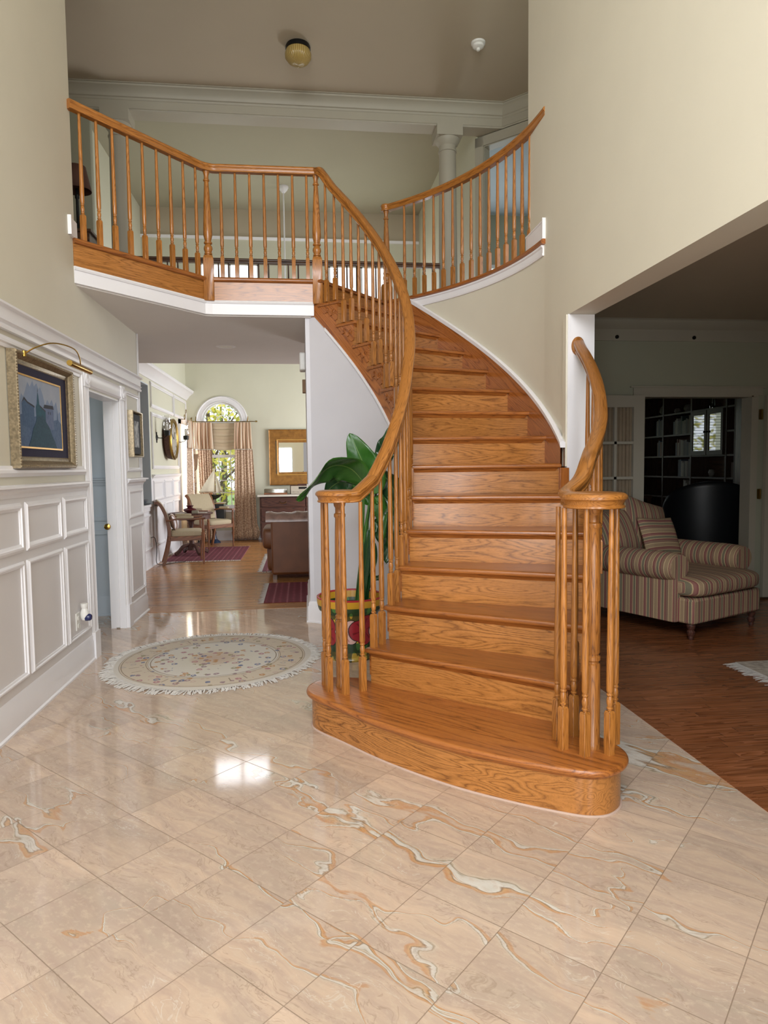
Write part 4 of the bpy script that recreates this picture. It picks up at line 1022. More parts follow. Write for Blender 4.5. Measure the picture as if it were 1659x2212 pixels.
# ---- curved upper balustrade on the right
rail4 = thing('balcony_balustrade', 'curved oak balustrade sweeping around the stairwell up to the right wall', 'balustrade', P(2.69, .8) + (3.0,))
R4 = 2.70
tA, tB = 0.045, TH(15) + .02
path = [P(R4 - .02 * (1 - i / 34), tA + (tB - tA) * i / 34, Z3 + .01) for i in range(35)]
b = MB(); b.sweep(path, RAIL); b.build('handrail', M['oak_rail'], rail4, smooth=40)
nx, ny = P(R4, tB); newel_square(rail4, nx, ny, 2.99, 3.895, 3.19, rz=tB)
b = MB(); b.newgrain(); b.lathe([(0, -.032)] + [(r * .38, h) for r, h in CAPP] + [(0, .031)], 28, x=nx, y=ny, z=Z3 + .01, gr=lambda p: (p[0], p[1], p[2])); b.build('rail_cap', M['oak_rail'], rail4, smooth=35)
for i in range(16):
    t = tA + .075 + (tB - tA - .13) * i / 15.6; baluster(rail4, *P(R4 - .008, t), 3.015, .88, rz=t)

# ---- rear rail overlooking the living room
rail5 = thing('gallery_balustrade', 'dark wooden railing at the back of the upper landing overlooking the living room', 'balustrade', (0, YB, 3))
b = MB(); b.sweep([(-2.0, YB + .02, 3.95), (1.80, YB + .02, 3.95)], RAIL); b.build('handrail', M['oak_dark'], rail5, smooth=40)
pr_ = None
for i in range(31):
    x = -1.95 + i * .122
    if pr_ is None:
        b = MB(); b.newgrain(); b.box(-.014, -.014, 0, .014, .014, .2); b.lathe([(.012, .2), (.013, .3), (.009, .925)], 8); pr_ = b.build('baluster', M['oak_dark'], rail5); o = pr_
    else: o = pr_.copy(); COL.objects.link(o); o.parent = rail5
    o.matrix_parent_inverse = parent_inv(rail5); o.location = (x, YB + .02, 3.0)
def kid(b, name, mat, t, **kw):
    o = b.build(name, mat, None, **kw); o.parent = t; return o
def mbox(*a, **k): b = MB(); b.box(*a, **k); return b
def rbox(x0, y0, z0, x1, y1, z1, r=.03, n=4, gr=None):
    """soft cushion-like box"""
    b = MB(); cx, cy, cz = (x0 + x1) / 2, (y0 + y1) / 2, (z0 + z1) / 2; hx, hy, hz = (x1 - x0) / 2, (y1 - y0) / 2, (z1 - z0) / 2
    def sgn(a, e): return math.copysign(abs(a) ** e, a)
    e = .28
    def f(u, v):
        a = 2 * pi * u; t = -pi / 2 + pi * v
        return (cx + hx * sgn(cos(t), e) * sgn(cos(a), e), cy + hy * sgn(cos(t), e) * sgn(sin(a), e), cz + hz * sgn(sin(t), .55))
    nu, nv = 40, 16
    vs = []; fs = []
    for j in range(nv + 1):
        for i in range(nu): vs.append(f(i / nu, j / nv))
    for j in range(nv):
        for i in range(nu): fs.append((j * nu + i, j * nu + (i + 1) % nu, (j + 1) * nu + (i + 1) % nu, (j + 1) * nu + i))
    b.add(vs, fs, gr); return b

# ------------------------------------------------------------------ pictures on the left wall
def frame_mitred(y0, y1, z0, z1, x, w, prof, n=(1, 0, 0)):
    b = MB(); b.sweep([(x, y0, z0), (x, y1, z0), (x, y1, z1), (x, y0, z1)], prof, up=n, closed=True); return b
pic = thing('framed_picture', 'large painting of blue misty towers with navy mount in a wide champagne frame', 'picture', (XL + .01, 4.33, 1.73))
X0 = XL + .004
py0, py1, pz0, pz1 = 3.875, 4.80, 1.412, 2.043
FP = [(-.028, 0), (.028, 0), (.028, .014), (.020, .020), (.008, .024), (-.002, .040), (-.012, .052), (-.022, .054), (-.028, .046)]
# right side of the sweep points inwards or outwards depending on travel; mirrored to keep the high lip outside
b = frame_mitred(py0 + .028, py1 - .028, pz0 + .028, pz1 - .028, X0, 0, [(-a, h) for a, h in reversed(FP)]); b.build('frame', M['silver'], pic, smooth=30)
b = MB()
def beads(yy0, yy1, zz0, zz1, x, step, r):
    n = 0
    for (ya, za, yb2, zb) in ((yy0, zz0, yy1, zz0), (yy1, zz0, yy1, zz1), (yy1, zz1, yy0, zz1), (yy0, zz1, yy0, zz0)):
        L = math.hypot(yb2 - ya, zb - za); m = int(L / step)
        for i in range(m):
            t = (i + .5) / m; yy = ya + (yb2 - ya) * t; z_ = za + (zb - za) * t
            s = .6
            vs = [(x, yy - r, z_), (x, yy, z_ - r), (x, yy + r, z_), (x, yy, z_ + r), (x + r * .8, yy, z_)]
            b.add(vs, [(0, 1, 4), (1, 2, 4), (2, 3, 4), (3, 0, 4)])
beads(py0 + .008, py1 - .008, pz0 + .008, pz1 - .008, X0 + .052, .016, .007)
b.build('carved_border', M['silver'], pic, smooth=0); b = MB()
beads(py0 + .030, py1 - .030, pz0 + .030, pz1 - .030, X0 + .026, .012, .004)
b.build('carved_inner_border', M['silver'], pic, smooth=0)
b = mbox(X0, py0 + .05, pz0 + .05, X0 + .014, py1 - .05, pz1 - .05); b.build('mount', M['mat_navy'], pic, smooth=0)
ay0, ay1, az0, az1 = 3.965, 4.64, 1.525, 1.93
b = frame_mitred(ay0, ay1, az0, az1, X0 + .012, 0, [(-.004, 0), (.004, 0), (.004, .006), (-.004, .006)]); b.build('gold_fillet', M['goldline'], pic)
def mk_art(name, a, c, sc=40):
    m = NT(name, .7); n = m.noise(m.obj(), sc, 3, .6); m.color(m.mix(m.mapr(n, .3, .7), a, c)); return m.mat
arts = [mk_art('painted_sky', '#9aa3b4', '#aab0bd', 5), mk_art('painted_far_hills', '#7a8ba8', '#8797b0', 8), mk_art('painted_walls', '#3b5678', '#4b6484', 50), mk_art('painted_roofs', '#2e3038', '#3a3c48', 30), mk_art('painted_tower', '#1f4a5c', '#2c5a6c', 50), mk_art('painted_slope', '#203e50', '#2f5264', 70), mk_art('painted_haze', '#42597c', '#5b7290', 40), mk_art('painted_wall_pale', '#59688a', '#6c7a98', 30)]
b = MB(); aw, ah = ay1 - ay0, az1 - az0
def ap(poly, mi, d):
    b.m = mi; vs = [(X0 + .0145 + d * .0004, ay0 + u * aw, az0 + v * ah) for u, v in poly]; b.add(vs, [tuple(range(len(vs)))])
ap([(0, 0), (1, 0), (1, 1), (0, 1)], 0, 0)
hill = [(0, 0)] + [(1, 0)] + [(1, .52), (.97, .60), (.93, .56), (.88, .74), (.82, .66), (.77, .76), (.71, .68), (.66, .74), (.60, .64), (.56, .78), (.50, .90), (.46, .86), (.42, .94), (.36, .88), (.33, .96), (.27, .86), (.22, .92), (.16, .78), (.12, .70), (.08, .74), (.04, .62), (0, .66)]
ap(hill, 1, 1)
ap([(0, 0), (1, 0), (1, .40), (.92, .46), (.9, .60), (.88, .46), (.80, .44), (.6, .5), (.3, .44), (.12, .46), (0, .44)], 6, 2)
ap([(.08, .3), (.34, .25), (.34, .60), (.30, .62), (.2, .62), (.14, .68), (.08, .60)], 2, 3); ap([(.07, .60), (.13, .70), (.20, .645), (.35, .60), (.35, .575), (.2, .62), (.13, .665)], 3, 4)
ap([(.56, .3), (.80, .3), (.80, .62), (.56, .60)], 7, 3); ap([(.55, .60), (.58, .655), (.79, .665), (.81, .61)], 3, 4)
for k in range(2): ap([(.66 + k * .05, .52), (.675 + k * .05, .52), (.675 + k * .05, .56), (.66 + k * .05, .56)], 3, 4)
ap([(.38, .2), (.60, .2), (.60, .56), (.50, .60), (.46, .64), (.445, .76), (.43, .82), (.42, .76), (.405, .64), (.38, .60)], 4, 5); ap([(.47, .63), (.60, .565), (.60, .545), (.47, .605)], 3, 6); ap([(.424, .82), (.436, .82), (.432, .87), (.428, .87)], 3, 6)
ap([(.18, 0), (.86, 0), (.80, .12), (.74, .20), (.68, .32), (.60, .40), (.52, .50), (.46, .46), (.40, .46), (.36, .36), (.30, .28), (.26, .16)], 5, 7)
b.build('painted_canvas', arts, pic, smooth=0)
pl = thing('picture_light', 'brass picture lamp on a curved arm above the large misty painting', 'lamp', (XL + .06, 4.2, 2.04))
b = MB(); b.tube(s3([(XL + .058, 3.99, 2.035), (XL + .10, 4.03, 2.075), (XL + .15, 4.12, 2.115), (XL + .19, 4.22, 2.125), (XL + .21, 4.36, 2.12), (XL + .20, 4.47, 2.09), (XL + .19, 4.52, 2.055)], 5), .004, 8); b.build('arm', M['brass'], pl)
b = MB(); b.lathe([(.0, 0), (.017, 0), (.018, .005), (.018, .40), (.012, .406), (0, .407)], 16, M=Matrix.Translation((XL + .19, 4.31, 2.035)) @ Matrix.Rotation(-pi / 2, 4, 'X')); b.build('lamp_tube', M['brass'], pl)
b = MB(); b.lathe([(0, 0), (.012, 0), (.012, .03), (0, .035)], 12, M=Matrix.Translation((XL + .055, 3.99, 2.02))); b.build('mount_clip', M['brass'], pl)
sp = thing('framed_picture', 'small framed drawing with black mount in a silver frame past the doorway', 'picture', (XL + .01, 6.5, 1.72))
y0, y1, z0, z1 = 6.335, 6.70, 1.505, 1.925
b = frame_mitred(y0 + .02, y1 - .02, z0 + .02, z1 - .02, X0, 0, [(-a * .75, h * 1.25) for a, h in reversed(FP)]); b.build('frame', M['silver'], sp, smooth=30)
b = mbox(X0, y0 + .03, z0 + .03, X0 + .048, y1 - .03, z1 - .03); b.build('mount', plain('black_mount', '#1b1c1e', .8), sp, smooth=0)
b = mbox(X0 + .047, y0 + .10, z0 + .09, X0 + .050, y1 - .10, z1 - .09); b.build('drawing', mk_art('pencil_drawing', '#3f4144', '#c8c8c4', 14), sp, smooth=0)
ot = thing('wall_outlet', 'white double outlet plate low on the panelled left wall', 'outlet', (XL + .006, 4.83, .36))
b = MB(); b.box(XL + .006, 4.79, .295, XL + .013, 4.87, .415); b.build('plate', M['plastic'], ot, bevel=.002)
b = MB()
for z in (.325, .378): b.box(XL + .012, 4.812, z - .014, XL + .0165, 4.848, z + .014)
b.build('socket', M['plastic'], ot, bevel=.002)
nl = thing('air_freshener', 'white plug-in air freshener with dark blue cap in the wall outlet', 'air freshener', (XL + .02, 4.84, .38))
b = MB(); b.lathe([(.0, 0), (.02, .002), (.027, .02), (.028, .05), (.024, .065), (.018, .08), (.024, .10), (.026, .115), (.0, .116)], 18, x=XL + .05, y=4.845, z=.36); b.build('body', M['plastic'], nl)
b = MB(); b.lathe([(0, 0), (.016, .002), (.024, .012), (.026, .03), (.025, .042)], 18, M=Matrix.Translation((XL + .098, 4.845, .378)) @ Matrix.Rotation(-pi / 2, 4, 'Y')); b.build('blue_cap', M['bluelens'], nl)

# ------------------------------------------------------------------ ceiling fittings
cl = thing('ceiling_light', 'round amber ribbed glass ceiling light with dark metal rim on the upper ceiling', 'ceiling light', (.047, 7.72, ZC))
b = MB(); b.lathe([(0, 0), (.125, 0), (.135, -.02), (.135, -.05), (.12, -.055), (0, -.055)][::-1], 32); kid(b, 'rim', M['black'], cl)
b = MB(); b.lathe([(0, -.21), (.012, -.208), (.06, -.20), (.11, -.17), (.14, -.13), (.142, -.09), (.13, -.055), (.0, -.05)], 40); kid(b, 'glass_dome', M['amber'], cl)
sm = thing('smoke_detector', 'white round smoke detector on the upper ceiling', 'smoke detector', (1.98, 7.47, ZC))
b = MB(); b.lathe([(0, -.065), (.03, -.063), (.06, -.05), (.062, -.03), (.055, -.026), (.075, -.02), (.078, -.002), (0, 0)], 28); kid(b, 'housing', M['plastic'], sm)
b = MB(); b.lathe([(0.0, -.09), (.018, -.085), (.022, -.06), (0, -.06)], 16); kid(b, 'sensor_cap', M['plastic'], sm)
rl = thing('recessed_light', 'white recessed downlight in the ceiling under the balcony', 'ceiling light', (-.785, 7.53, ZS))
b = MB(); b.lathe([(.07, .03), (.075, -.002), (.095, -.004), (.105, 0), (.105, .004)], 32, caps=False); kid(b, 'trim_ring', M['white'], rl)
b = MB(); b.lathe([(0, -.0015), (.072, -.001), (.072, .004), (0, .005)], 28); kid(b, 'lens', M['plastic'], rl)
# ceiling fan rod in the living room
fn = thing('ceiling_fan', 'white ceiling fan stem hanging from the high living room ceiling', 'ceiling fan', (-.226, 12.27, ZL))
b = MB(); b.lathe([(0, -.11), (.03, -.105), (.07, -.06), (.09, -.02), (.09, 0), (0, 0)], 24); kid(b, 'canopy', M['white'], fn)
b = MB(); b.lathe([(.013, -1.75), (.013, -.1)], 10); kid(b, 'downrod', M['white'], fn)
b = MB(); b.lathe([(0, -2.0), (.06, -1.98), (.11, -1.92), (.12, -1.82), (.06, -1.76), (0, -1.74)], 24); kid(b, 'motor', M['white'], fn)
for i in range(5):
    b = MB(); b.box(.12, -.06, -1.875, .66, .06, -1.865, M=Matrix.Rotation(2 * pi * i / 5 + .3, 4, 'Z')); kid(b, 'blade', M['white'], fn)

# ------------------------------------------------------------------ columns on the landing
def column(x, label):
    t = thing('column', label, 'column', (x, YB + .1, H2), group=None)
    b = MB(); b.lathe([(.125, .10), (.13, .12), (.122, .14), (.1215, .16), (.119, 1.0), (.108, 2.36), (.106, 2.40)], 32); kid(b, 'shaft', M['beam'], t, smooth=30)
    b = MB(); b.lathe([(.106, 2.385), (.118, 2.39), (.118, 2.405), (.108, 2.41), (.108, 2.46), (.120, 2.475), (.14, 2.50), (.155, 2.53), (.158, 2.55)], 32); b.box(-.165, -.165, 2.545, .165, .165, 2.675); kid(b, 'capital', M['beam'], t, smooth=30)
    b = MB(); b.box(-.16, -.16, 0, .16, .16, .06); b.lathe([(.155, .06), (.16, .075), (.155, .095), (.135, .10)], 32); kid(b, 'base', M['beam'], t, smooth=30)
column(1.93, 'white round column standing on the landing behind the curved balustrade')
column(-2.13, 'white round column at the left end of the upper landing, behind the angled balustrade')
# table lamp on the upper landing
ht = thing('hall_table', 'small dark table on the upper landing by the left wall', 'table', (-2.1, 6.9, H2))
b = MB(); b.box(-.2, -.17, .60, .2, .17, .625); b.box(-.18, -.15, .5, .18, .15, .6); kid(b, 'table_top', M['oak_dark'], ht, bevel=.003)
for sx in (-1, 1):
    for sy in (-1, 1): kid(mbox(sx * .17 - .015, sy * .14 - .015, 0, sx * .17 + .015, sy * .14 + .015, .51), 'leg', M['oak_dark'], ht)
hl = thing('table_lamp', 'table lamp with brown shade and slim black stem on the upper landing', 'lamp', (-2.06, 6.9, H2 + .627))
b = MB(); b.lathe([(0, 0), (.06, 0), (.06, .02), (.035, .04), (.03, .08), (.018, .10), (.014, .12), (.013, .32), (.02, .33), (.02, .36), (.012, .37), (.012, .42), (0, .42)], 16); kid(b, 'stem', M['black'], hl)
b = MB(); b.lathe([(.13, .40), (.085, .62)], 24, caps=False); kid(b, 'lamp_shade', M['shade_red'], hl, solid=.003)

# ------------------------------------------------------------------ round rug
rg = thing('round_rug', 'round cream floral rug with white fringe on the marble floor', 'rug', (-.662, 5.0, 0))
b = MB(); rr = .700
out = [(rr * (1 + .012 * sin(3 * t) + .006 * sin(7 * t + 1)) * cos(t), rr * (1 + .012 * sin(3 * t) + .006 * sin(7 * t + 1)) * sin(t)) for t in [2 * pi * i / 96 for i in range(96)]]
b.stack(out, [(0, .001), (0, .007), (.006, .009)]); kid(b, 'pile', M['rug_round'], rg, smooth=30)
b = MB(); rnd = random.Random(3)
for i in range(620):
    t = 2 * pi * (i + rnd.uniform(-.4, .4)) / 620; L = rnd.uniform(.045, .085) if not (-2.9 < (t - 2 * pi if t > pi else t) < -1.9) else rnd.uniform(.07, .105)
    w = rnd.uniform(.002, .0042); d = rnd.uniform(-.5, .5); R0 = rr * (1 + .012 * sin(3 * t) + .006 * sin(7 * t + 1)) - .004
    p0 = Vector((R0 * cos(t), R0 * sin(t), .006)); dr_ = Vector((cos(t + d), sin(t + d), 0)); sd = Vector((-sin(t + d), cos(t + d), 0))
    p1 = p0 + dr_ * L * .5 + Vector((0, 0, rnd.uniform(.001, .007))) + sd * rnd.uniform(-.008, .008); p2 = p0 + dr_ * L + sd * rnd.uniform(-.014, .014); p2.z = .002
    vs = [p0 - sd * w, p0 + sd * w, p1 + sd * w, p1 - sd * w, p2 + sd * w * 1.4, p2 - sd * w * 1.4]
    vs += [v + Vector((0, 0, .0025)) for v in vs]
    b.add([tuple(v) for v in vs], [(6, 7, 8, 9), (9, 8, 10, 11), (0, 3, 2, 1), (3, 5, 4, 2), (0, 6, 9, 3), (3, 9, 11, 5), (1, 2, 8, 7), (2, 4, 10, 8), (5, 11, 10, 4)])
fr_ = kid(b, 'fringe', M['fringe'], rg, smooth=0); fr_['kind'] = 'stuff'

# ------------------------------------------------------------------ potted plant
pp = thing('potted_plant', 'tall broad-leaved plant in a painted flowered pot behind the left end of the stair', 'plant', (.335, 4.92, 0))
b = MB(); b.lathe([(0, 0), (.165, 0), (.172, .012), (.165, .03), (.158, .035), (.165, .08), (.182, .18), (.195, .30), (.205, .34), (.232, .36), (.238, .375), (.245, .41), (.248, .455), (.240, .46), (.232, .455), (.226, .41), (.218, .375), (.205, .37), (.0, .365)], 48); kid(b, 'pot', M['pot'], pp, smooth=40)
b = MB(); b.lathe([(.206, .372), (.14, .39), (.0, .40)], 24, caps=False); kid(b, 'soil', M['soil'], pp)
def leaf(spine, width, side, mat='leaf', fold=.25, wav=.02, seed=0, n=16):
    r = random.Random(seed); sp_ = spline([tuple(p) for p in spine], 6, closed=False); m = len(sp_) - 1; side = Vector(side).normalized()
    ph = r.uniform(0, 6)
    def f(u, v):
        i = min(m, u * m); a = int(min(i, m - 1)); t = i - a; p = Vector(sp_[a]).lerp(Vector(sp_[a + 1]), t)
        tg = (Vector(sp_[a + 1]) - Vector(sp_[a])).normalized(); s = (side - tg * side.dot(tg)).normalized(); nn = s.cross(tg)
        w = width * (sin(pi * min(1, (u * .97 + .03)) ** .72) ** .75) * .5 if u < 1 else 0.0
        q = (v - .5) * 2; p = p + s * (w * q) + nn * (abs(q) * w * fold + wav * sin(u * 17 + ph + q * 1.5) * abs(q))
        p.z = p.z; return tuple(p)
    b = MB(); b.grid(f, 26, 10, gr=lambda u, v: (u, v, 0)); return kid(b, 'leaf', M[mat], pp, smooth=60, solid=.0015)
ox, oy = .335, 4.92
def L(x, y, z): return (x - ox, y - oy, z)
leaf([L(.475, 4.70, 1.20), L(.455, 4.70, 1.32), L(.40, 4.71, 1.47), L(.33, 4.72, 1.625)], .25, (1, -.25, .35), seed=1, fold=.15, wav=.008)
leaf([L(.43, 4.66, 1.27), L(.33, 4.60, 1.38), L(.20, 4.55, 1.40), L(.08, 4.50, 1.31), L(-.035, 4.46, 1.175)], .27, (.25, -.9, .75), seed=2, fold=.22, wav=.014)
leaf([L(.42, 4.72, 1.24), L(.32, 4.74, 1.30), L(.22, 4.74, 1.27), L(.12, 4.74, 1.17)], .20, (.2, -.5, 1), mat='leaf_dark', seed=5)
leaf([L(.56, 4.86, 1.40), L(.60, 4.87, 1.50), L(.64, 4.88, 1.60), L(.66, 4.9, 1.69)], .15, (1, -.2, 0), mat='leaf_dark', seed=3)
leaf([L(.52, 4.78, 1.34), L(.60, 4.76, 1.30), L(.66, 4.74, 1.16), L(.66, 4.72, .98)], .17, (1, .3, .2), mat='leaf_dark', seed=4)
leaf([L(.54, 4.74, 1.20), L(.62, 4.72, 1.12), L(.655, 4.70, .98), L(.64, 4.68, .80)], .16, (1, .2, .1), mat='leaf_dark', seed=6)
leaf([L(.50, 4.80, 1.0), L(.56, 4.80, .95), L(.60, 4.78, .82), L(.58, 4.76, .70)], .13, (1, .2, .1), mat='leaf_dark', seed=8)
leaf([L(.46, 4.74, 1.12), L(.50, 4.72, 1.18), L(.54, 4.70, 1.06), L(.56, 4.68, .88)], .12, (1, -.3, .1), seed=9)
for i, (x, y, z, dx) in enumerate(((.475, 4.70, 1.20, .0), (.43, 4.66, 1.27, .02), (.42, 4.72, 1.24, .01), (.56, 4.86, 1.40, .04), (.52, 4.78, 1.34, .05), (.54, 4.74, 1.20, .06), (.50, 4.8, 1.0, .03), (.46, 4.74, 1.12, .05), (.44, 4.8, .95, .02))):
    b = MB(); sx = .385 + .018 * (i % 4); sy = 4.86 + .03 * (i % 3)
    b.tube(s3([L(sx, sy, .38), L(sx + (x - sx) * .30, sy + (y - sy) * .3, .38 + (z - .38) * .4), L(sx + (x - sx) * .7, sy + (y - sy) * .7, .38 + (z - .38) * .8), L(x, y, z)], 4), .011, 7, scale=[2.0 - 1.3 * min(1, k / 9) for k in range(13)]); kid(b, 'leaf_stalk', M['stem'], pp)
for i, (x, y, z, w) in enumerate(((.45, 4.78, .95, .075), (.50, 4.80, .85, .07), (.55, 4.82, .72, .05))):
    leaf([L(.40 + .015 * i, 4.86, .37), L(.42 + .02 * i, 4.83, .55), L(x, y, z - .12), L(x + .01, y, z)], w, (1, -.4, 0), mat='leaf_dark', seed=20 + i, fold=.6, wav=.0)

# ------------------------------------------------------------------ small devices on the stair wall end
ch = thing('door_chime', 'white door chime on the side of the stair wall under the balcony', 'door chime', (.05, 6.75, 2.45))
b = MB(); b.box(-.004, 6.66, 2.33, .052, 6.84, 2.50); b.build('cover', M['plastic'], ch, bevel=.012)
sb = MB(); sb.box(.02, 6.9, 2.14, .052, 6.99, 2.27); tag(sb.build('wall_sensor', M['shade_tan'], bevel=.004), 'small beige box on the side of the stair wall below the door chime', 'sensor')
sb = MB(); sb.box(.040, 6.25, 1.12, .052, 6.33, 1.24); sb.box(.028, 6.28, 1.16, .040, 6.30, 1.20); tag(sb.build('light_switch', M['plastic'], bevel=.002), 'white light switch on the side of the stair wall', 'switch')
# ------------------------------------------------------------------ living room furniture
def armchair(name, label):
    t = thing(name, label, 'chair')
    W = .265
    for sx in (-1, 1):
        b = MB(); b.lathe([(.011, 0), (.014, .02), (.012, .05), (.018, .30), (.024, .36), (.024, .47), (.016, .48), (.022, .50), (.015, .53), (.019, .60), (.014, .64), (.016, .665)], 12, x=sx * W, y=-.25); kid(b, 'leg', M['chairwood'], t)
        b = MB(); b.sweep(s3([(sx * (W - .03), .31, 0), (sx * (W - .03), .25, .22), (sx * (W - .02), .215, .44), (sx * (W - .02), .25, .68), (sx * (W - .02), .32, .86), (sx * (W - .02), .385, .92)], 5), [(-.016, -.022), (.016, -.022), (.016, .022), (-.016, .022)], up=(0, 1, 0)); kid(b, 'leg', M['chairwood'], t, bevel=.003)
        b = MB(); b.sweep(s3([(sx * (W + .0), .25, .65), (sx * (W + .02), .1, .672), (sx * (W + .02), -.12, .668), (sx * W, -.28, .672)], 5), [(-.026, -.012), (.026, -.012), (.026, .010), (-.026, .010)]); kid(b, 'arm', M['chairwood'], t, bevel=.004)
        b = rbox(sx * (W + .015) - .026, -.12, .675, sx * (W + .015) + .026, .12, .712); kid(b, 'arm_pad', M['seatfab'], t)
    b = MB(); b.box(-W, -.265, .355, W, -.235, .42); b.box(-W, .20, .355, W, .23, .42); b.box(-W, -.25, .355, -W + .025, .22, .42); b.box(W - .025, -.25, .355, W, .22, .42); kid(b, 'seat_frame', M['chairwood'], t, bevel=.004)
    b = rbox(-W + .005, -.27, .40, W - .005, .215, .50); kid(b, 'seat', M['seatfab'], t)
    b = MB()
    sp_ = spline([(.205, .50), (.235, .66), (.295, .82), (.37, .915), (.40, .915)], 5, closed=False)
    b.sweep([(0, y, z) for y, z in sp_], [(-.225, -.012), (.225, -.012), (.225, .022), (-.225, .022)], up=(0, -1, 0)); kid(b, 'backrest', M['seatfab'], t, bevel=.008)
    b = MB(); b.lathe([(.022, -.25), (.026, -.2), (.026, .2), (.022, .25)], 14, M=Matrix.Translation((0, .395, .91)) @ Matrix.Rotation(pi / 2, 4, 'Y')); kid(b, 'crest_rail', M['chairwood'], t)
    return t
c1 = armchair('armchair', 'wooden armchair seen from the side, holding a small pillow, by the panelled wall')
c1.location = (-1.75, 10.31, 0); c1.rotation_euler = (0, 0, R(102))
c2 = dup(c1, (-1.60, 12.22, 0.0), R(45), 'wooden armchair with beige seat facing the rug, in front of the curtained window')
b = MB()
def pil(w, h, d, gr=None):
    b = MB()
    def f(u, v):
        x = (u - .5) * 2; y = (v - .5) * 2; e = (max(0, 1 - x * x) ** .5) * (max(0, 1 - y * y) ** .5)
        return e
    for sgn in (1, -1): b.grid(lambda u, v, s=sgn: ((u - .5) * w * (1 - .06 * (1 - abs(2 * v - 1))), s * d * .5 * f(u, v) ** .8, (v - .5) * h * (1 - .06 * (1 - abs(2 * u - 1)))), 14, 14, gr=gr or (lambda u, v: (u * w, v * h, 0)))
    return b
pw = pil(.30, .24, .11); po = pw.build('throw_pillow', M['leather_top'], smooth=60); po.location = (-1.905, 10.30, .615); po.rotation_euler = (R(-14), 0, R(100)); tag(po, 'small tan pillow leaning in the side-on armchair', 'pillow')
# round pedestal table
tb = thing('side_table', 'dark round pedestal table between the two wooden armchairs', 'table', (-1.80, 11.25, 0))
b = MB(); b.lathe([(0, .66), (.34, .66), (.35, .668), (.35, .676), (.335, .686), (0, .686)], 40); kid(b, 'table_top', M['mahog'], tb)
b = MB(); b.lathe([(.31, .585), (.31, .66)], 40); kid(b, 'apron', M['mahog'], tb)
b = MB(); b.lathe([(.09, .08), (.07, .14), (.04, .2), (.05, .32), (.03, .45), (.05, .55), (.12, .585)], 20); kid(b, 'pedestal', M['mahog'], tb)
for i in range(4):
    b = MB(); b.sweep(s3([(.03, 0, .16), (.14, 0, .15), (.22, 0, .07), (.28, 0, .03)], 4), [(-.02, -.025), (.02, -.025), (.02, .025), (-.02, .025)], M=Matrix.Rotation(pi / 2 * i + .6, 4, 'Z')); kid(b, 'foot', M['mahog'], tb, bevel=.004)
v_ = MB(); v_.lathe([(0, 0), (.05, 0), (.055, .01), (.095, .03), (.105, .05), (.09, .07), (.045, .082), (.038, .09), (.06, .115), (.064, .12), (.05, .118), (.03, .09)], 28, x=-1.80, y=11.17, z=.6865)
tag(v_.build('vase', M['maroon']), 'squat maroon glazed pot with a wide lid on the round table', 'vase')
b = MB(); b.box(-.05, -.035, 0, .05, .035, .045); o = b.build('box', plain('grey_box', '#8d8672', .6), bevel=.004); o.location = (-1.69, 10.99, .6875); tag(o, 'small grey box on the round table beside the maroon pot', 'box')
for x, y, r, lb in ((-1.94, 11.06, .3, 'loose white paper on the left of the round table'), (-1.60, 11.12, -.2, 'loose white paper on the right of the round table')):
    b = MB(); b.box(-.07, -.05, 0, .07, .05, .003); o = b.build('paper', M['paper']); o.location = (x, y, .688); o.rotation_euler = (0, 0, r); tag(o, lb, 'paper')
# torchiere
fl = thing('floor_lamp', 'torchiere floor lamp with parchment bell shade in the corner between the curtains', 'lamp', (-2.02, 13.12, 0))
b = MB(); b.lathe([(0, 0), (.12, 0), (.12, .02), (.03, .04), (.012, .08), (.011, 1.30), (.02, 1.33), (.012, 1.36)], 16); kid(b, 'pole', M['black'], fl)
b = MB(); b.lathe([(.02, 1.35), (.055, 1.38), (.068, 1.46), (.078, 1.58), (.092, 1.65), (.095, 1.665)], 24, caps=False); kid(b, 'lamp_shade', M['shade_tan'], fl, solid=.004)
# pedestal cabinet and boat
cb = thing('pedestal_cabinet', 'black box cabinet with tan edges on a dark blue pedestal under the model sailboat', 'cabinet', (-1.66, 12.99, 0))
b = MB(); b.box(-.205, -.16, .44, .205, .16, .735); kid(b, 'body', M['cabblack'], cb)
b = MB(); b.box(-.215, -.17, .735, .215, .17, .755); b.box(-.215, -.17, .42, .215, .17, .44); kid(b, 'edge_band', M['cabtan'], cb, bevel=.004)
b = MB(); b.lathe([(0, 0), (.12, 0), (.11, .02), (.05, .07), (.03, .16), (.035, .36), (.08, .42), (0, .42)], 20); kid(b, 'pedestal', M['steelblue'], cb)
bt = thing('model_sailboat', 'model sailing boat with cream sails and dark hull on the black cabinet', 'model boat', (-1.70, 12.97, .757))
b = MB()
def hullf(u, v):
    x = (u - .5) * .44 + .02; w = .055 * (1 - abs(2 * u - 1) ** 2.2); a = (v - .5) * pi
    d = .10 * (1 - abs(2 * u - .9) ** 2.6 if abs(2 * u - .9) < 1 else 0); d = max(d, .004)
    return (x, w * sin(a), .15 + .012 * (2 * u - 1) ** 2 - d * cos(a))
b.grid(hullf, 20, 12); kid(b, 'hull', M['hull'], bt, smooth=60)
b = MB(); b.box(-.17, -.045, .148, .20, .045, .152); kid(b, 'deck', M['cabtan'], bt); b = MB(); b.box(-.13, -.03, .152, .03, .03, .178); kid(b, 'cabin', M['copper'], bt, bevel=.006)
b = MB(); b.box(-.05, -.012, 0, .05, .012, .055); b.box(-.09, -.04, 0, .09, .04, .006); kid(b, 'stand', M['mahog'], bt)
b = MB(); b.tube([(.075, 0, .15), (.085, 0, .66)], .004, 6); b.tube([(.07, 0, .185), (-.24, 0, .18)], .003, 6); kid(b, 'mast', M['cabtan'], bt)
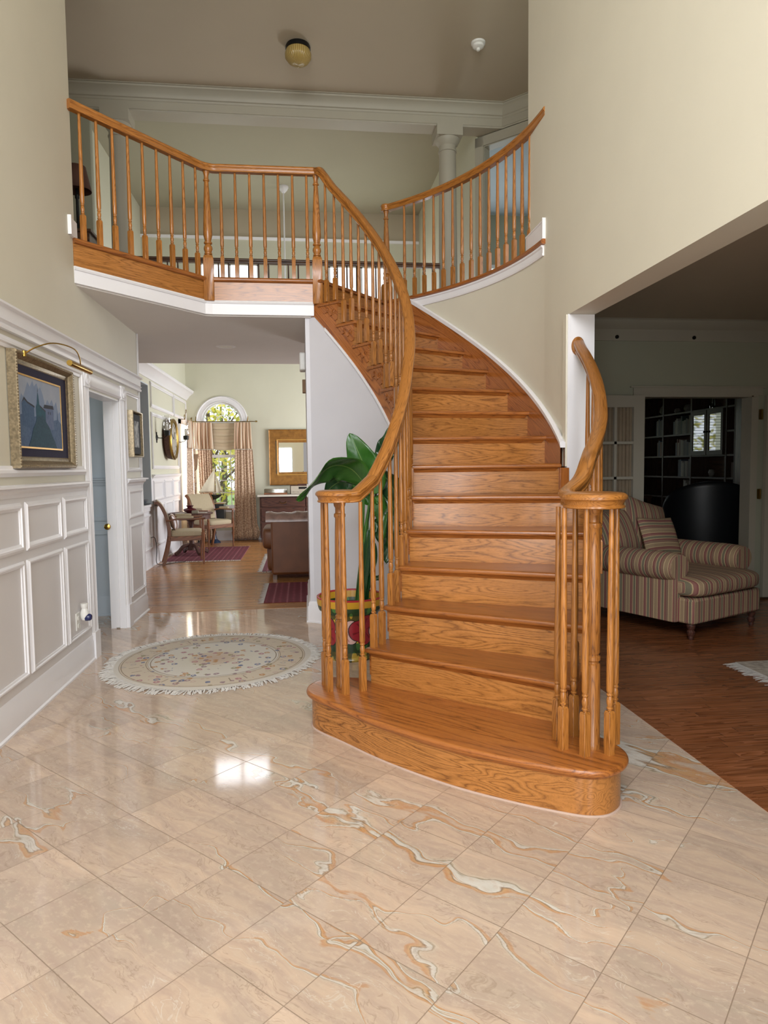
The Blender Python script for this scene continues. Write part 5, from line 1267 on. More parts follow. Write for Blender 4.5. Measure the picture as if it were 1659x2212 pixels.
b = MB(); b.grid(lambda u, v: (.078 - (1 - v) * u * .30 + .004 * v, .035 * sin(pi * u) * (1 - v), .19 + v * .45), 10, 12); kid(b, 'mainsail', M['sail'], bt, smooth=60, solid=.0015)
b = MB(); b.grid(lambda u, v: (.092 + (1 - v) * u * .13, .03 * sin(pi * u) * (1 - v), .18 + .02 * u + v * .34), 8, 10); kid(b, 'jib', M['sail'], bt, smooth=60, solid=.0015)

# ------------------------------------------------------------------ curtains
def cloth_panel(x0t, x1t, x0b, x1b, zt, zb, y, amp=.035, folds=6, seed=0, belly=0):
    r = random.Random(seed); ph = r.uniform(0, 6)
    def f(u, v):
        k = v ** .8; xa = x0t + (x0b - x0t) * k; xb = x1t + (x1b - x1t) * k
        x = xa + (xb - xa) * u; z = zt + (zb - zt) * v
        a = amp * (.55 + .45 * v); yy = y - a * (.5 + .5 * sin(2 * pi * folds * u + ph + .6 * sin(3 * v))) - .3 * a * sin(2 * pi * folds * .47 * u + 2 * v)
        if belly and v > .88:
            q = (v - .88) / .12; x += (u - .5) * .10 * sin(pi * min(1, q * 1.1)); yy -= .05 * sin(pi * q)
        return (x, yy, z)
    b = MB(); b.grid(f, folds * 10, 30, gr=lambda u, v: (u * abs(x1b - x0b) * 1.6, v * (zt - zb), 0)); return b
def pompoms(t, pts, r=.008):
    b = MB()
    for p in pts: b.lathe([(0, -r), (r * .8, -r * .6), (r, 0), (r * .8, r * .6), (0, r)], 6, x=p[0], y=p[1], z=p[2])
    return b
def curtain(label, xt, xb, seed, zb=.01):
    t = thing('curtain', label, 'curtain', ((xt[0] + xt[1]) / 2, YF - .12, 0), group=None)
    cloth_panel(xt[0], xt[1], xb[0], xb[1], 2.265, zb, YF - .075, seed=seed, belly=1).build('drape', M['curtain'], t, smooth=60, solid=.003)
    cloth_panel(xt[0] - .012, xt[1] + .012, xt[0] - .03, xt[1] + .03, 2.27, 1.76, YF - .105, amp=.04, seed=seed + 5, folds=5).build('valance', M['silk'], t, smooth=60, solid=.003)
    pompoms(t, [(xt[0] - .03 + (xt[1] - xt[0] + .06) * i / 22, YF - .15 + .012 * sin(i), 1.752 + .004 * sin(i * 2.1)) for i in range(23)]).build('pompom_trim', M['paper'], t)
curtain('gold brocade curtain with striped valance on the left of the arched window', (-1.99, -1.70), (-1.92, -1.70), 1)
curtain('gold brocade curtain puddling on the floor on the right of the arched window', (-1.25, -.97), (-1.32, -.87), 2)
t = thing('curtain', 'gold brocade curtain with striped valance on the left wall, parted at the top', 'curtain', (WLX + .1, 12.9, 0))
RM = Matrix.Translation((WLX + .04, 0, 0)) @ Matrix.Rotation(pi / 2, 4, 'Z')
for seed, a in ((3, (12.52, 12.80, 12.42, 12.90)), (4, (12.98, 13.22, 12.86, 13.24))):
    p1 = cloth_panel(a[0], a[1], a[2], a[3], 2.25, .01, -.02, seed=seed, folds=5); p1.v = [tuple(Matrix.Translation((WLX + .03 + .10 * min(1, max(0, (v[0] - 12.40) / .14)), 0, 0)) @ Vector((-v[1], v[0], v[2]))) for v in p1.v]; p1.build('drape', M['curtain'], t, smooth=60, solid=.003)
    p2 = cloth_panel(a[0] - .01, a[1] + .01, a[0] - .04, a[1] + .03, 2.255, 1.76, -.05, seed=seed + 7, folds=4, amp=.04); p2.v = [tuple(Matrix.Translation((WLX + .03 + .10 * min(1, max(0, (v[0] - 12.40) / .14)), 0, 0)) @ Vector((-v[1], v[0], v[2]))) for v in p2.v]; p2.build('valance', M['silk'], t, smooth=60, solid=.003)
    pompoms(t, [(WLX + .24 + .01 * sin(i), a[0] - .04 + (a[1] - a[0] + .07) * i / 16, 1.752) for i in range(17)]).build('pompom_trim', M['paper'], t)
# roman shade
b = MB()
def rs(u, v):
    z = 2.255 - v * .49; return (-1.70 + .46 * u, YF - .03 - .03 * (1 - (4 * v % 1)) - .01 * sin(pi * u), z - .03 * sin(pi * u) * v)
b.grid(rs, 12, 32, gr=lambda u, v: (v * .49, u, 0)); tag(b.build('roman_shade', M['romansilk'], smooth=50, solid=.003), 'folded striped silk roman shade in the arched window between the curtains', 'blind')
# curtain rod and finials
rd = thing('curtain_rod', 'dark iron curtain rod with finials under the arch of the window', 'curtain rod', (ax, YF - .1, 2.28))
b = MB(); b.tube([(-2.03, YF - .09, 2.285), (-.88, YF - .09, 2.285)], .007, 8); b.build('rod', M['darkbrass'], rd)
for x, s in ((-2.03, -1), (-.88, 1)):
    b = MB(); b.lathe([(0, 0), (.018, .01), (.012, .025), (.02, .035), (0, .05)], 12, M=Matrix.Translation((x, YF - .09, 2.285)) @ Matrix.Rotation(s * pi / 2, 4, 'Y')); b.build('finial', M['darkbrass'], rd)
for x in (-1.99, -1.02):
    b = MB(); b.tube([(x, YF, 2.30), (x, YF - .09, 2.29), (x + .01, YF - .10, 2.38)], .007, 6); b.build('bracket', M['darkbrass'], rd)
def scroll(y, z, label):
    b = MB(); pts = [(WLX + .10, y + (.052 - .0 * i) * cos(i * .42 - 1.2) * 1.0, z + .045 * sin(i * .42 - 1.2)) for i in range(15)]
    b.tube(pts, .005, 6); x = WLX + .10
    b.tube(s3([pts[-1], (x, y + .10, z + .06), (x, y + .13, z + .13), (x, y + .19, z + .15), (x, y + .21, z + .11), (x, y + .17, z + .09)], 4), .005, 6); b.tube([(WLX, y, z - .03), (WLX + .10, y, z - .04)], .006, 6)
    tag(b.build('curtain_holdback', M['darkbrass']), label, 'curtain hook')
scroll(12.58, 2.315, 'scrolled iron curtain hook on the near side of the left-wall curtain')
scroll(13.30, 2.31, 'scrolled iron curtain hook on the far side of the left-wall curtain, by the corner')

# ------------------------------------------------------------------ wall clock and hurricane sconces
ck = thing('wall_clock', 'round gilt-rimmed clock face in a deep dark case on the panelled wall', 'clock', (WLX, 11.35, 1.87)); CM = Matrix.Translation((WLX + .003, 11.35, 1.87)) @ Matrix.Rotation(pi / 2, 4, 'Y')
b = MB(); b.lathe([(0, 0), (.27, 0), (.31, .03), (.325, .09), (.32, .11), (0, .11)], 48, M=CM); b.build('case', M['mahog'], ck)
b = MB(); b.lathe([(.262, .108), (.33, .108), (.332, .13), (.315, .145), (.285, .14), (.262, .118)], 48, M=CM, caps=False); b.build('rim', M['darkbrass'], ck)
b = MB(); b.lathe([(0, .118), (.265, .118), (.265, .11)], 48, M=CM); b.build('dial', plain('silvered_dial', '#a9a49a', .5, var=.15, scale=30), ck)
for i in range(12): mbox(-.006, .20, .119, .006, .24, .1215, M=CM @ Matrix.Rotation(pi / 6 * i, 4, 'Z')).build('hour_mark', M['black'], ck)
mbox(-.006, 0, .12, .006, .15, .123, M=CM @ Matrix.Rotation(.9, 4, 'Z')).build('hour_hand', M['black'], ck); mbox(-.004, 0, .12, .004, .20, .124, M=CM @ Matrix.Rotation(2.7, 4, 'Z')).build('minute_hand', M['black'], ck)
def sconce(y, label):
    t = thing('wall_sconce', label, 'sconce', (WLX, y, 1.87))
    b = MB(); b.lathe([(0, 0), (.04, 0), (.05, .01), (.03, .02), (0, .022)], 16, M=Matrix.Translation((0, 0, 0)) @ Matrix.Rotation(pi / 2, 4, 'Y')); b.box(0, -.02, -.08, .01, .02, .08); kid(b, 'wall_plate', M['black'], t)
    b = MB(); b.tube(s3([(.01, 0, 0), (.06, 0, -.01), (.12, 0, .0), (.16, 0, .03)], 4), .007, 6); b.lathe([(0, .03), (.045, .03), (.05, .10), (.035, .105), (0, .105)], 16, x=.16); kid(b, 'arm', M['black'], t)
    b = MB(); b.lathe([(.045, .10), (.06, .14), (.062, .20), (.05, .27), (.065, .31), (.075, .33)], 24, x=.16, caps=False); kid(b, 'glass_chimney', M['clear'], t, solid=.003)
    b = MB(); b.lathe([(0, .10), (.02, .10), (.02, .22), (0, .225)], 12, x=.16); kid(b, 'candle', M['paper'], t)
sconce(10.62, 'black wall sconce with glass chimney on the near side of the clock'); sconce(12.30, 'black wall sconce with glass chimney between the clock and the left curtain')
# objects on the ledge of the pass-through
b = MB(); b.lathe([(0, 0), (.10, 0), (.12, .012), (.12, .018), (0, .02)], 24, x=WLX - .07, y=9.86, z=.8955); tag(b.build('tray', M['grey_switch']), 'dark round tray on the white ledge of the pass-through', 'tray')
b = MB(); b.lathe([(0, 0), (.05, 0), (.08, .03), (.085, .05), (.075, .048), (0, .02)], 20, x=WLX - .07, y=9.86, z=.9165); tag(b.build('bowl', plain('grey_glaze', '#6e7277', .3)), 'small grey bowl on the dark tray on the ledge', 'bowl')
oo = thing('wall_outlet', 'white outlet plate on the low wall behind the side-on armchair', 'outlet', (WLX, 9.95, .40)); mbox(WLX + .004, 9.91, .34, WLX + .012, 9.99, .46).build('plate', M['plastic'], oo, bevel=.002)
b = MB(); b.tube(s3([(WLX + .012, 9.95, .42), (WLX + .06, 9.99, .41), (WLX + .075, 10.02, .25), (WLX + .06, 10.04, .06), (WLX + .10, 10.12, .008), (WLX + .25, 10.25, .007), (-1.75, 10.35, .012)], 6), .005, 6); tag(b.build('power_cord', M['black']), 'dark power cord dropping from the wall outlet to the living room floor', 'cord')

# ------------------------------------------------------------------ mirror, dresser and hi-fi
mr = thing('wall_mirror', 'wide antique gold framed mirror on the far pale green wall', 'mirror', (0, YF, 1.6))
def fy(x0, x1, z0, z1, prof, y=YF): b = MB(); b.sweep([(x0, y, z0), (x0, y, z1), (x1, y, z1), (x1, y, z0)], prof, up=(0, -1, 0), closed=True); return b
mx0, mx1, mz0, mz1 = -.655, 1.05, 1.075, 2.11
fy(mx0 + .09, mx1 - .09, mz0 + .09, mz1 - .09, [(-.09, 0), (.09, 0), (.09, .03), (.075, .03), (-.06, .05), (-.085, .06), (-.09, .05)][::1]).build('frame', M['gold'], mr, smooth=30)
fy(mx0 + .20, mx1 - .20, mz0 + .20, mz1 - .20, [(-.025, 0), (.025, 0), (.025, .03), (.0, .035), (-.022, .045), (-.025, .03)]).build('inner_frame', M['gold'], mr, smooth=30)
fy(mx0 + .178, mx1 - .178, mz0 + .178, mz1 - .178, [(-.004, .03), (.004, .03), (.004, .048), (-.004, .048)]).build('gilt_edge', M['goldline'], mr)
mbox(mx0 + .2, YF - .012, mz0 + .2, mx1 - .2, YF - .006, mz1 - .2).build('glass', M['mirror'], mr, smooth=0)
ds = thing('dresser', 'dark mahogany chest of drawers under the gold mirror', 'dresser', (.05, 13.12, 0))
dx0, dx1 = -.80, .9
b = MB(); b.box(dx0, 12.86, .08, dx1, 13.36, .86); b.build('body', M['mahog'], ds, bevel=.004)
mbox(dx0 - .03, 12.82, .86, dx1 + .03, 13.38, .885).build('top', M['mahog'], ds, bevel=.006)
for i, (z0, z1) in enumerate(((.66, .84), (.40, .63), (.12, .37))):
    for x0, x1 in ((dx0 + .03, (dx0 + dx1) / 2 - .01), ((dx0 + dx1) / 2 + .01, dx1 - .03)):
        dw = mbox(x0, 12.848, z0, x1, 12.862, z1).build('drawer', M['mahog'], ds, bevel=.004)
        b = MB(); xm = (x0 + x1) / 2; b.tube(s3([(xm - .05, 12.845, (z0 + z1) / 2 + .01), (xm - .045, 12.82, (z0 + z1) / 2 - .015), (xm + .045, 12.82, (z0 + z1) / 2 - .015), (xm + .05, 12.845, (z0 + z1) / 2 + .01)], 4), .005, 6); b.build('handle', M['darkbrass'], dw)
for x in (dx0 + .05, dx1 - .05):
    for y in (12.92, 13.3): mbox(x - .03, y - .03, 0, x + .03, y + .03, .085).build('foot', M['mahog'], ds)
b = MB(); b.box(dx0 - .035, 12.81, .8855, .80, 13.30, .889); b.box(dx0 - .037, 12.807, .855, .80, 12.811, .889); tag(b.build('lace_runner', M['paper']), 'white lace runner over the top of the dresser', 'runner')
rp = thing('record_player', 'low wooden record player with clear lid on the dresser', 'record player', (-.50, 13.0, .89))
b = MB(); b.box(-.215, -.16, 0, .215, .16, .035); kid(b, 'plinth', M['chairwood'], rp, bevel=.004); b = MB(); b.lathe([(0, .036), (.13, .036), (.13, .05), (0, .052)], 32, x=-.04); kid(b, 'platter', plain('steel_platter', '#b9b9b9', .3, .9), rp)
b = MB(); b.tube([(.15, .1, .06), (.14, 0, .06), (.08, -.09, .055)], .005, 6); kid(b, 'tonearm', M['darkbrass'], rp)
b = MB(); b.box(-.21, -.155, .036, .21, -.15, .10); b.box(-.21, .15, .036, .21, .155, .10); b.box(-.21, -.15, .036, -.205, .15, .10); b.box(.205, -.15, .036, .21, .15, .10); b.box(-.21, -.155, .10, .21, .155, .104); kid(b, 'lid', glass('smoked_lid', '#d6cfc4', .05, .12), rp)
rc = thing('stereo_receiver', 'silver-fronted stereo receiver in a wooden case on the dresser', 'receiver', (.03, 13.0, .89))
b = MB(); b.box(-.26, -.14, 0, .26, .16, .165); kid(b, 'case', M['mahog'], rc, bevel=.003); b = MB(); b.box(-.245, -.15, .008, .245, -.138, .157); kid(b, 'front_panel', plain('brushed_panel', '#c2b9a8', .35, .6), rc)
b = MB(); b.box(-.10, -.1535, .10, .20, -.149, .14); kid(b, 'dial_window', M['black'], rc)
for i in range(5): b = MB(); b.lathe([(0, 0), (.012, 0), (.011, .015), (0, .016)], 14, M=Matrix.Translation((-.19 + i * .085, -.15, .05)) @ Matrix.Rotation(pi / 2, 4, 'X')); kid(b, 'knob', plain('knob_metal', '#b5ada0', .3, .8), rc)
b = MB(); b.box(-.09, 12.92, 1.0555, .24, 13.12, 1.08); tag(b.build('box', M['mahog'], bevel=.003), 'flat dark box lying on top of the stereo receiver', 'box')

# ------------------------------------------------------------------ leather armchair/sofa seen from behind
sf = thing('leather_sofa', 'brown leather sofa seen from behind in the living room', 'sofa', (.35, 8.85, 0))
b = MB(); b.box(-.40, 8.46, .07, 1.15, 8.74, .745); b.build('backrest', M['leather'], sf, bevel=.025)
b = MB(); b.box(-.39, 8.48, .06, 1.12, 9.25, .35); b.build('base', M['leather'], sf, bevel=.02)
b = MB()
def puff(u, v):
    x = -.46 + 1.64 * u; a = pi * v; r = .075 + .006 * sin(u * 60) * sin(a) + .006 * sin(u * 23 + 3 * v)
    return (x, 8.60 - .15 * cos(a), .725 + (r + .04) * sin(a))
b.grid(puff, 70, 12); b.build('back_cushion', M['leather_top'], sf, smooth=60)
for x in (-.47, 1.0):
    b = rbox(x - .05, 8.62, .36, x + .19, 9.35, .64); b.build('arm', M['leather'], sf, smooth=60)
    b = rbox(x + .0, 8.75, .06, x + .17, 9.33, .45); b.build('arm_side', M['leather'], sf, smooth=60)
rbox(-.32, 8.68, .33, 1.0, 9.30, .47).build('seat', M['leather'], sf, smooth=60)
for x in (-.36, 1.08):
    for y in (8.53, 9.18): mbox(x - .025, y - .025, .0, x + .025, y + .025, .065).build('foot', M['oak_dark'], sf)
# kilims
def kilim(x0, y0, x1, y1, label, fr, rz=0):
    t = thing('kilim_rug', label, 'rug', ((x0 + x1) / 2, (y0 + y1) / 2, 0), rz); hx, hy = (x1 - x0) / 2, (y1 - y0) / 2
    kid(mbox(-hx, -hy, .001, hx, hy, .007), 'weave', M['rug_red'], t)
    b = MB(); r = random.Random(int(x0 * 100))
    for side in fr:
        n = int((2 * (hy if side in 'LR' else hx)) / .012)
        for i in range(n):
            s = (i + .5) / n * 2 - 1; L_ = r.uniform(.04, .07); w = .0035; d = r.uniform(-.02, .02)
            if side in 'LR':
                sg = -1 if side == 'L' else 1; a = (sg * hx, s * hy); c = (sg * (hx + L_), s * hy + d); q = (0, w)
            else:
                sg = -1 if side == 'F' else 1; a = (s * hx, sg * hy); c = (s * hx + d, sg * (hy + L_)); q = (w, 0)
            b.add([(a[0] - q[0], a[1] - q[1], .006), (a[0] + q[0], a[1] + q[1], .006), (c[0] + q[0], c[1] + q[1], .002), (c[0] - q[0], c[1] - q[1], .002), (a[0], a[1], .001), (c[0], c[1], .0005)], [(0, 1, 2, 3), (0, 3, 5, 4), (1, 4, 5, 2)])
    f = kid(b, 'fringe', M['fringe'], t, smooth=0); f['kind'] = 'stuff'
kilim(-2.10, 10.42, -.95, 12.22, 'red kilim rug under the two wooden armchairs', 'FB')
kilim(-.42, 7.02, .9, 8.22, 'dark red kilim rug behind the leather sofa', 'L')
kilim(-.56, 9.16, .7, 11.1, 'red kilim rug showing beyond the left side of the leather sofa', 'FL')
# ------------------------------------------------------------------ striped chaise
cz = thing('chaise_longue', 'striped upholstered chaise with rolled arms in the dim sitting room', 'chaise longue', (3.118, 5.723, 0), R(25))
sx_ = lambda p: (p[0], p[1], p[2]); sy_ = lambda p: (p[1], p[0], p[2])
b = MB()
b.box(-.47, -.71, .13, .47, .50, .33); b.g = [(p[0] - p[1] if abs(p[1]) < 9 else 0, p[1], p[2]) for p in b.v]
kid(b, 'base_front', M['stripe'], cz, bevel=.02)
for s in (-1, 1):
    b = MB(); x0, x1 = (-.505, -.465) if s < 0 else (.465, .505)
    b.box(x0, -.56, .13, x1, .50, .50); b.g = [(p[1], p[0], p[2]) for p in b.v]; kid(b, 'side_panel', M['stripe'], cz, bevel=.008)
    b = MB()
    pr2 = [(  .128 * cos(2 * pi * i / 20) * 1.05, .118 * sin(2 * pi * i / 20)) for i in range(20)]
    n = 24; vs = []; gs = []; fs = []
    for j in range(n + 1):
        y = -.56 + 1.06 * j / n; k = 1 - .10 * (1 - min(1, j / 3.0)) ** 2
        for a, c in pr2: vs.append((s * .445 + a * k, y, .565 + c * k)); gs.append((y, a, c))
    for j in range(n):
        for i in range(20): fs.append((j * 20 + i, j * 20 + (i + 1) % 20, (j + 1) * 20 + (i + 1) % 20, (j + 1) * 20 + i))
    b0 = len(b.v); b.v += vs; b.g += gs; b.f += fs; b.mi += [0] * len(fs)
    # scroll end cap
    vs2 = [(s * .445, -.575, .565)] + [(s * .445 + a * .86, -.572, .565 + c * .86) for a, c in pr2]; b0 = len(b.v)
    b.v += vs2 + vs[:20]; b.g += [(v[0], 0, 0) for v in vs2] + [(0.03 + .1 * i / 20, .1, 0) for i in range(20)]
    for i in range(20):
        b.f.append((b0, b0 + 1 + (i + 1) % 20, b0 + 1 + i)); b.f.append((b0 + 1 + i, b0 + 1 + (i + 1) % 20, b0 + 21 + (i + 1) % 20, b0 + 21 + i)); b.mi += [0, 0]
    kid(b, 'arm', M['stripe'], cz, smooth=50)
    b = mbox(s * .465 - .035, -.575, .13, s * .465 + .035, -.55, .565); b.g = [(p[0], p[1], p[2]) for p in b.v]; kid(b, 'arm_front', M['stripe'], cz, bevel=.01)
b = rbox(-.485, -.755, .325, .485, .40, .495, gr=lambda p: (p[0] if abs(p[0]) < .474 else p[1] + .05, p[1], p[2])); kid(b, 'seat_cushion', M['stripe'], cz, smooth=60)
b = MB(); b.box(-.46, .36, .13, .46, .50, .74); b.g = [(p[0], p[1], p[2]) for p in b.v]; kid(b, 'backrest', M['stripe'], cz, bevel=.05)
for x, y in ((-.42, -.66), (.42, -.66), (-.42, .44), (.42, .44)):
    b = MB(); b.lathe([(.014, 0), (.02, .012), (.018, .03), (.028, .045), (.032, .065), (.02, .08), (.03, .095), (.034, .115), (.024, .135)], 18, x=x, y=y); kid(b, 'leg', M['mahog'], cz)
def cushion(name, w, h, d, loc, rot, label, horiz=False):
    b = pil(w, h, d, gr=(lambda u, v: (v * h * 1.0, u, 0)) if horiz else (lambda u, v: (u * w, v, 0))); o = b.build(name, M['stripe'], smooth=60); o.location = loc; o.rotation_euler = rot; tag(o, label, 'cushion'); return o
Cz = Matrix.Translation((3.118, 5.723, 0)) @ Matrix.Rotation(R(25), 4, 'Z')
def cp(x, y, z): return tuple(Cz @ Vector((x, y, z)))
cushion('back_cushion', .66, .50, .24, cp(-.20, .25, .74), (R(-18), R(-4), R(25)), 'large striped back cushion on the left of the chaise')
cushion('back_cushion', .62, .56, .22, cp(.16, .24, .79), (R(-16), R(16), R(22)), 'large striped back cushion rising at the back right of the chaise')
cushion('throw_pillow', .46, .42, .15, cp(.13, .03, .70), (R(-22), R(3), R(22)), 'square throw pillow with horizontal stripes in the middle of the chaise', True)
# rug corner
sr = thing('fringed_rug', 'edge of a pale rug with white fringe on the sitting room floor at the right', 'rug', (3.9, 3.6, 0))
b = MB(); b.box(2.96, 2.6, .001, 5.2, 4.31, .010); b.build('pile', mk_art('grey_cream_pile', '#8f8478', '#c9c0b2', 26), sr)
b = MB(); r = random.Random(9)
for i in range(150):
    y = 2.61 + 1.70 * i / 150; L_ = r.uniform(.07, .12); d = r.uniform(-.03, .03)
    b.add([(2.965, y - .004, .009), (2.965, y + .004, .009), (2.96 - L_, y + d + .005, .003), (2.96 - L_, y + d - .005, .003), (2.965, y, .001), (2.96 - L_, y + d, .001)], [(0, 1, 2, 3), (0, 3, 5, 4), (1, 4, 5, 2)])
f = b.build('fringe', M['fringe'], sr, smooth=0); f['kind'] = 'stuff'
# french door leaves folded back against the wall
def french(x0, label):
    t = thing('french_door', label, 'door', (x0 + .295, 6.34, 0)); w = .59; b = MB()
    y0, y1 = 6.325, 6.365; z0, z1 = .02, 2.055; st = .112
    b.box(x0, y0, z0, x0 + st, y1, z1); b.box(x0 + w - st, y0, z0, x0 + w, y1, z1); b.box(x0 + st, y0, z1 - .115, x0 + w - st, y1, z1); b.box(x0 + st, y0, z0, x0 + w - st, y1, z0 + .20)
    gz0, gz1 = z0 + .20, z1 - .115; b.box(x0 + w / 2 - .013, y0 + .005, gz0, x0 + w / 2 + .013, y1 - .005, gz1)
    for i in range(1, 5): z = gz0 + (gz1 - gz0) * i / 5; b.box(x0 + st, y0 + .005, z - .013, x0 + w - st, y1 - .005, z + .013)
    b.build('door_frame', M['beam'], t)
    mbox(x0 + st, 6.343, gz0, x0 + w - st, 6.346, gz1).build('glass_panes', M['frost'], t, smooth=0)
    b = MB(); b.grid(lambda u, v: (x0 + st - .02 + (w - 2 * st + .04) * u, 6.372 + .008 * sin(u * 70), gz0 - .02 + (gz1 - gz0 + .04) * v), 60, 2); b.build('sheer_curtain', plain('beige_sheer', '#a08e76', .9), t, smooth=60)
french(2.745, 'white glazed door leaf with beige curtain, folded back left of the library opening')
french(4.625, 'white glazed door leaf folded back right of the library opening')
for z, lb in ((1.87, 'upper'), (1.07, 'lower')):
    b = MB(); b.box(4.582, 6.372, z - .05, 4.618, 6.388, z + .05); b.lathe([(.007, -.052), (.007, .052)], 8, x=4.60, y=6.368, z=z); b.build('door_hinge', M['darkbrass'], bpy.data.objects['door_2'])
for x, lb in ((3.07, 'left'), (3.87, 'right')):
    b = MB(); b.lathe([(0, 0), (.018, 0), (.018, .012), (0, .014)], 16, M=Matrix.Translation((x, 6.392, 2.625)) @ Matrix.Rotation(pi / 2, 4, 'X')); tag(b.build('ceiling_spotlight', M['black']), lb + ' small dark round fitting in the sitting room crown moulding', 'fitting')

# ------------------------------------------------------------------ library
XB = 5.6; YS = [11.3, 10.72, 10.05, 9.28, 8.46, 8.27]
bk = thing('bookcase', 'tall built-in dark bookcase along the library wall', 'bookcase', (XB, 9.6, 0))
for y in YS[1:]:
    mbox(XB, y - .015, 0, XB + .3, y + .015, 2.45).build('upright', M['shelfwood'], bk)
mbox(XB, 8.0, 0, XB + .3, 8.26, 2.45).build('side_pilaster', M['oak_dark'], bk)
mbox(XB + .28, 8.0, 0, XB + .31, 11.3, 2.45).build('back_panel', M['oak_dark'], bk)
SH = [.05, .55, .87, 1.18, 1.49, 1.81, 2.13, 2.44]
for a, c in ((10.72, 10.05), (10.05, 9.28), (9.28, 8.46), (8.46, 8.28), (11.3, 10.72)):
    for z in SH:
        if (a, c) == (9.28, 8.46) and z == 1.81: continue
        mbox(XB + .005, c + .015, z - .012, XB + .29, a - .015, z + .012).build('shelf', M['shelfwood'], bk)
dg = NT('cabinet_glass', .03); dg.color('#14120f'); dg.b.inputs['Metallic'].default_value = 0.0; dg.b.inputs['IOR'].default_value = 3.2
for y0, y1 in ((8.50, 8.86), (8.88, 9.25)):
    b = MB(); xx = XB - .02
    b.box(xx, y0, 1.50, xx + .02, y0 + .045, 2.12); b.box(xx, y1 - .045, 1.50, xx + .02, y1, 2.12); b.box(xx, y0 + .045, 1.50, xx + .02, y1 - .045, 1.56); b.box(xx, y0 + .045, 2.06, xx + .02, y1 - .045, 2.12)
    d = b.build('cabinet_door', M['shelfwood'], bk)
    mbox(xx + .008, y0 + .04, 1.55, xx + .011, y1 - .04, 2.07).build('glass', dg.mat, d, smooth=0)
    yk = y1 - .02 if y0 < 8.8 else y0 + .02
    b = MB(); b.lathe([(0, 0), (.012, .005), (.015, .02), (0, .028)], 12, M=Matrix.Translation((xx, yk, 1.82)) @ Matrix.Rotation(-pi / 2, 4, 'Y')); b.build('knob', M['black'], d)
BC = ['#3c4350', '#5b5a52', '#7a7468', '#2f3b35', '#6b4a3c', '#8c877a', '#45403a', '#31343c', '#9a9488', '#574238']
bmats = [plain('book_cover_%d' % i, c, .6) for i, c in enumerate(BC)]
r = random.Random(5); words = {'#3c4350': 'slate blue', '#5b5a52': 'olive grey', '#7a7468': 'stone grey', '#2f3b35': 'dark green', '#6b4a3c': 'rust brown', '#8c877a': 'pale grey', '#45403a': 'dark brown', '#31343c': 'navy', '#9a9488': 'cream', '#574238': 'chestnut'}
shn = {0.87: 'third', 1.18: 'fourth', 1.49: 'fifth', 1.81: 'sixth'}
for a, c, z, n, bay in ((10.05, 9.28, 1.81, 12, 'middle bay'), (10.05, 9.28, 1.49, 11, 'middle bay'), (10.05, 9.28, 1.18, 9, 'middle bay'), (10.05, 9.28, .87, 5, 'middle bay'), (10.72, 10.05, 1.81, 6, 'left bay'), (10.72, 10.05, 1.49, 5, 'left bay'), (8.46, 8.28, 1.18, 2, 'narrow right bay')):
    y = c + .03
    for i in range(n):
        w = r.uniform(.022, .05); h = r.uniform(.19, .27); dpt = r.uniform(.15, .2); ci = r.randrange(len(BC))
        if y + w > a - .02: break
        b = MB(); b.box(XB + .03, y, z + .0125, XB + .03 + dpt, y + w, z + .0125 + h)
        o = b.build('book', bmats[ci], smooth=0)
        tag(o, 'upright %s book on the %s shelf in the %s of the library bookcase' % (words[BC[ci]], shn[z], bay), 'book', 'books in the %s, %s shelf, %s' % (bay, shn[z], words[BC[ci]])); y += w + r.uniform(.001, .004)
b = MB(); b.lathe([(0, 0), (.035, 0), (.037, .02), (.036, .16), (.014, .20), (.013, .26), (.016, .27), (0, .27)], 20, x=XB + .10, y=8.93, z=2.1425); tag(b.build('bottle', glass('bottle_glass', '#c8d0cc', .05, .3)), 'clear glass bottle on top of the glazed library cabinet', 'bottle')
for x, y, z, rr_, lb in ((XB + .12, 9.55, 2.1425, .07, 'small pale pot on the top shelf of the middle bay, right one'), (XB + .12, 9.85, 2.1425, .05, 'small pale pot on the top shelf of the middle bay, left one'), (XB + .12, 10.20, 2.1425, .09, 'rounded pale jar on the top shelf of the left bay')):
    b = MB(); b.lathe([(0, 0), (rr_ * .5, 0), (rr_, rr_ * .7), (rr_ * .8, rr_ * 1.4), (rr_ * .45, rr_ * 1.7), (0, rr_ * 1.7)], 20, x=x, y=y, z=z); tag(b.build('jar', plain('stoneware', '#77736a', .4)), lb, 'jar')
b = MB(); b.box(-.02, -.02, 0, .02, .02, .005); b.lathe([(0, 0), (.03, .02), (.045, .06), (.03, .1), (0, .11)], 16); o = b.build('ornament', plain('pale_stone', '#8d8a82', .5)); o.location = (XB + .12, 8.95, 1.1925); tag(o, 'round pale ornament on the shelf below the glazed library cabinet', 'ornament')
b = MB(); b.lathe([(0, 0), (.07, 0), (.07, .5), (0, .5)], 20); o = b.build('paper_roll', plain('grey_white_roll', '#7c7b76', .7)); o.location = (5.02, 10.0, .9); o.parent = None; tag(o, 'tall pale cylinder standing at the left of the library opening', 'paper roll')
ld = thing('library_desk', 'low dark desk at the left of the library', 'desk', (5.0, 10.0, 0)); mbox(4.6, 9.7, .86, 5.25, 10.6, .9).build('desk_top', M['oak_dark'], ld)
for x in (4.63, 5.2):
    for y in (9.73, 10.55): mbox(x - .03, y - .03, 0, x + .03, y + .03, .86).build('leg', M['oak_dark'], ld)
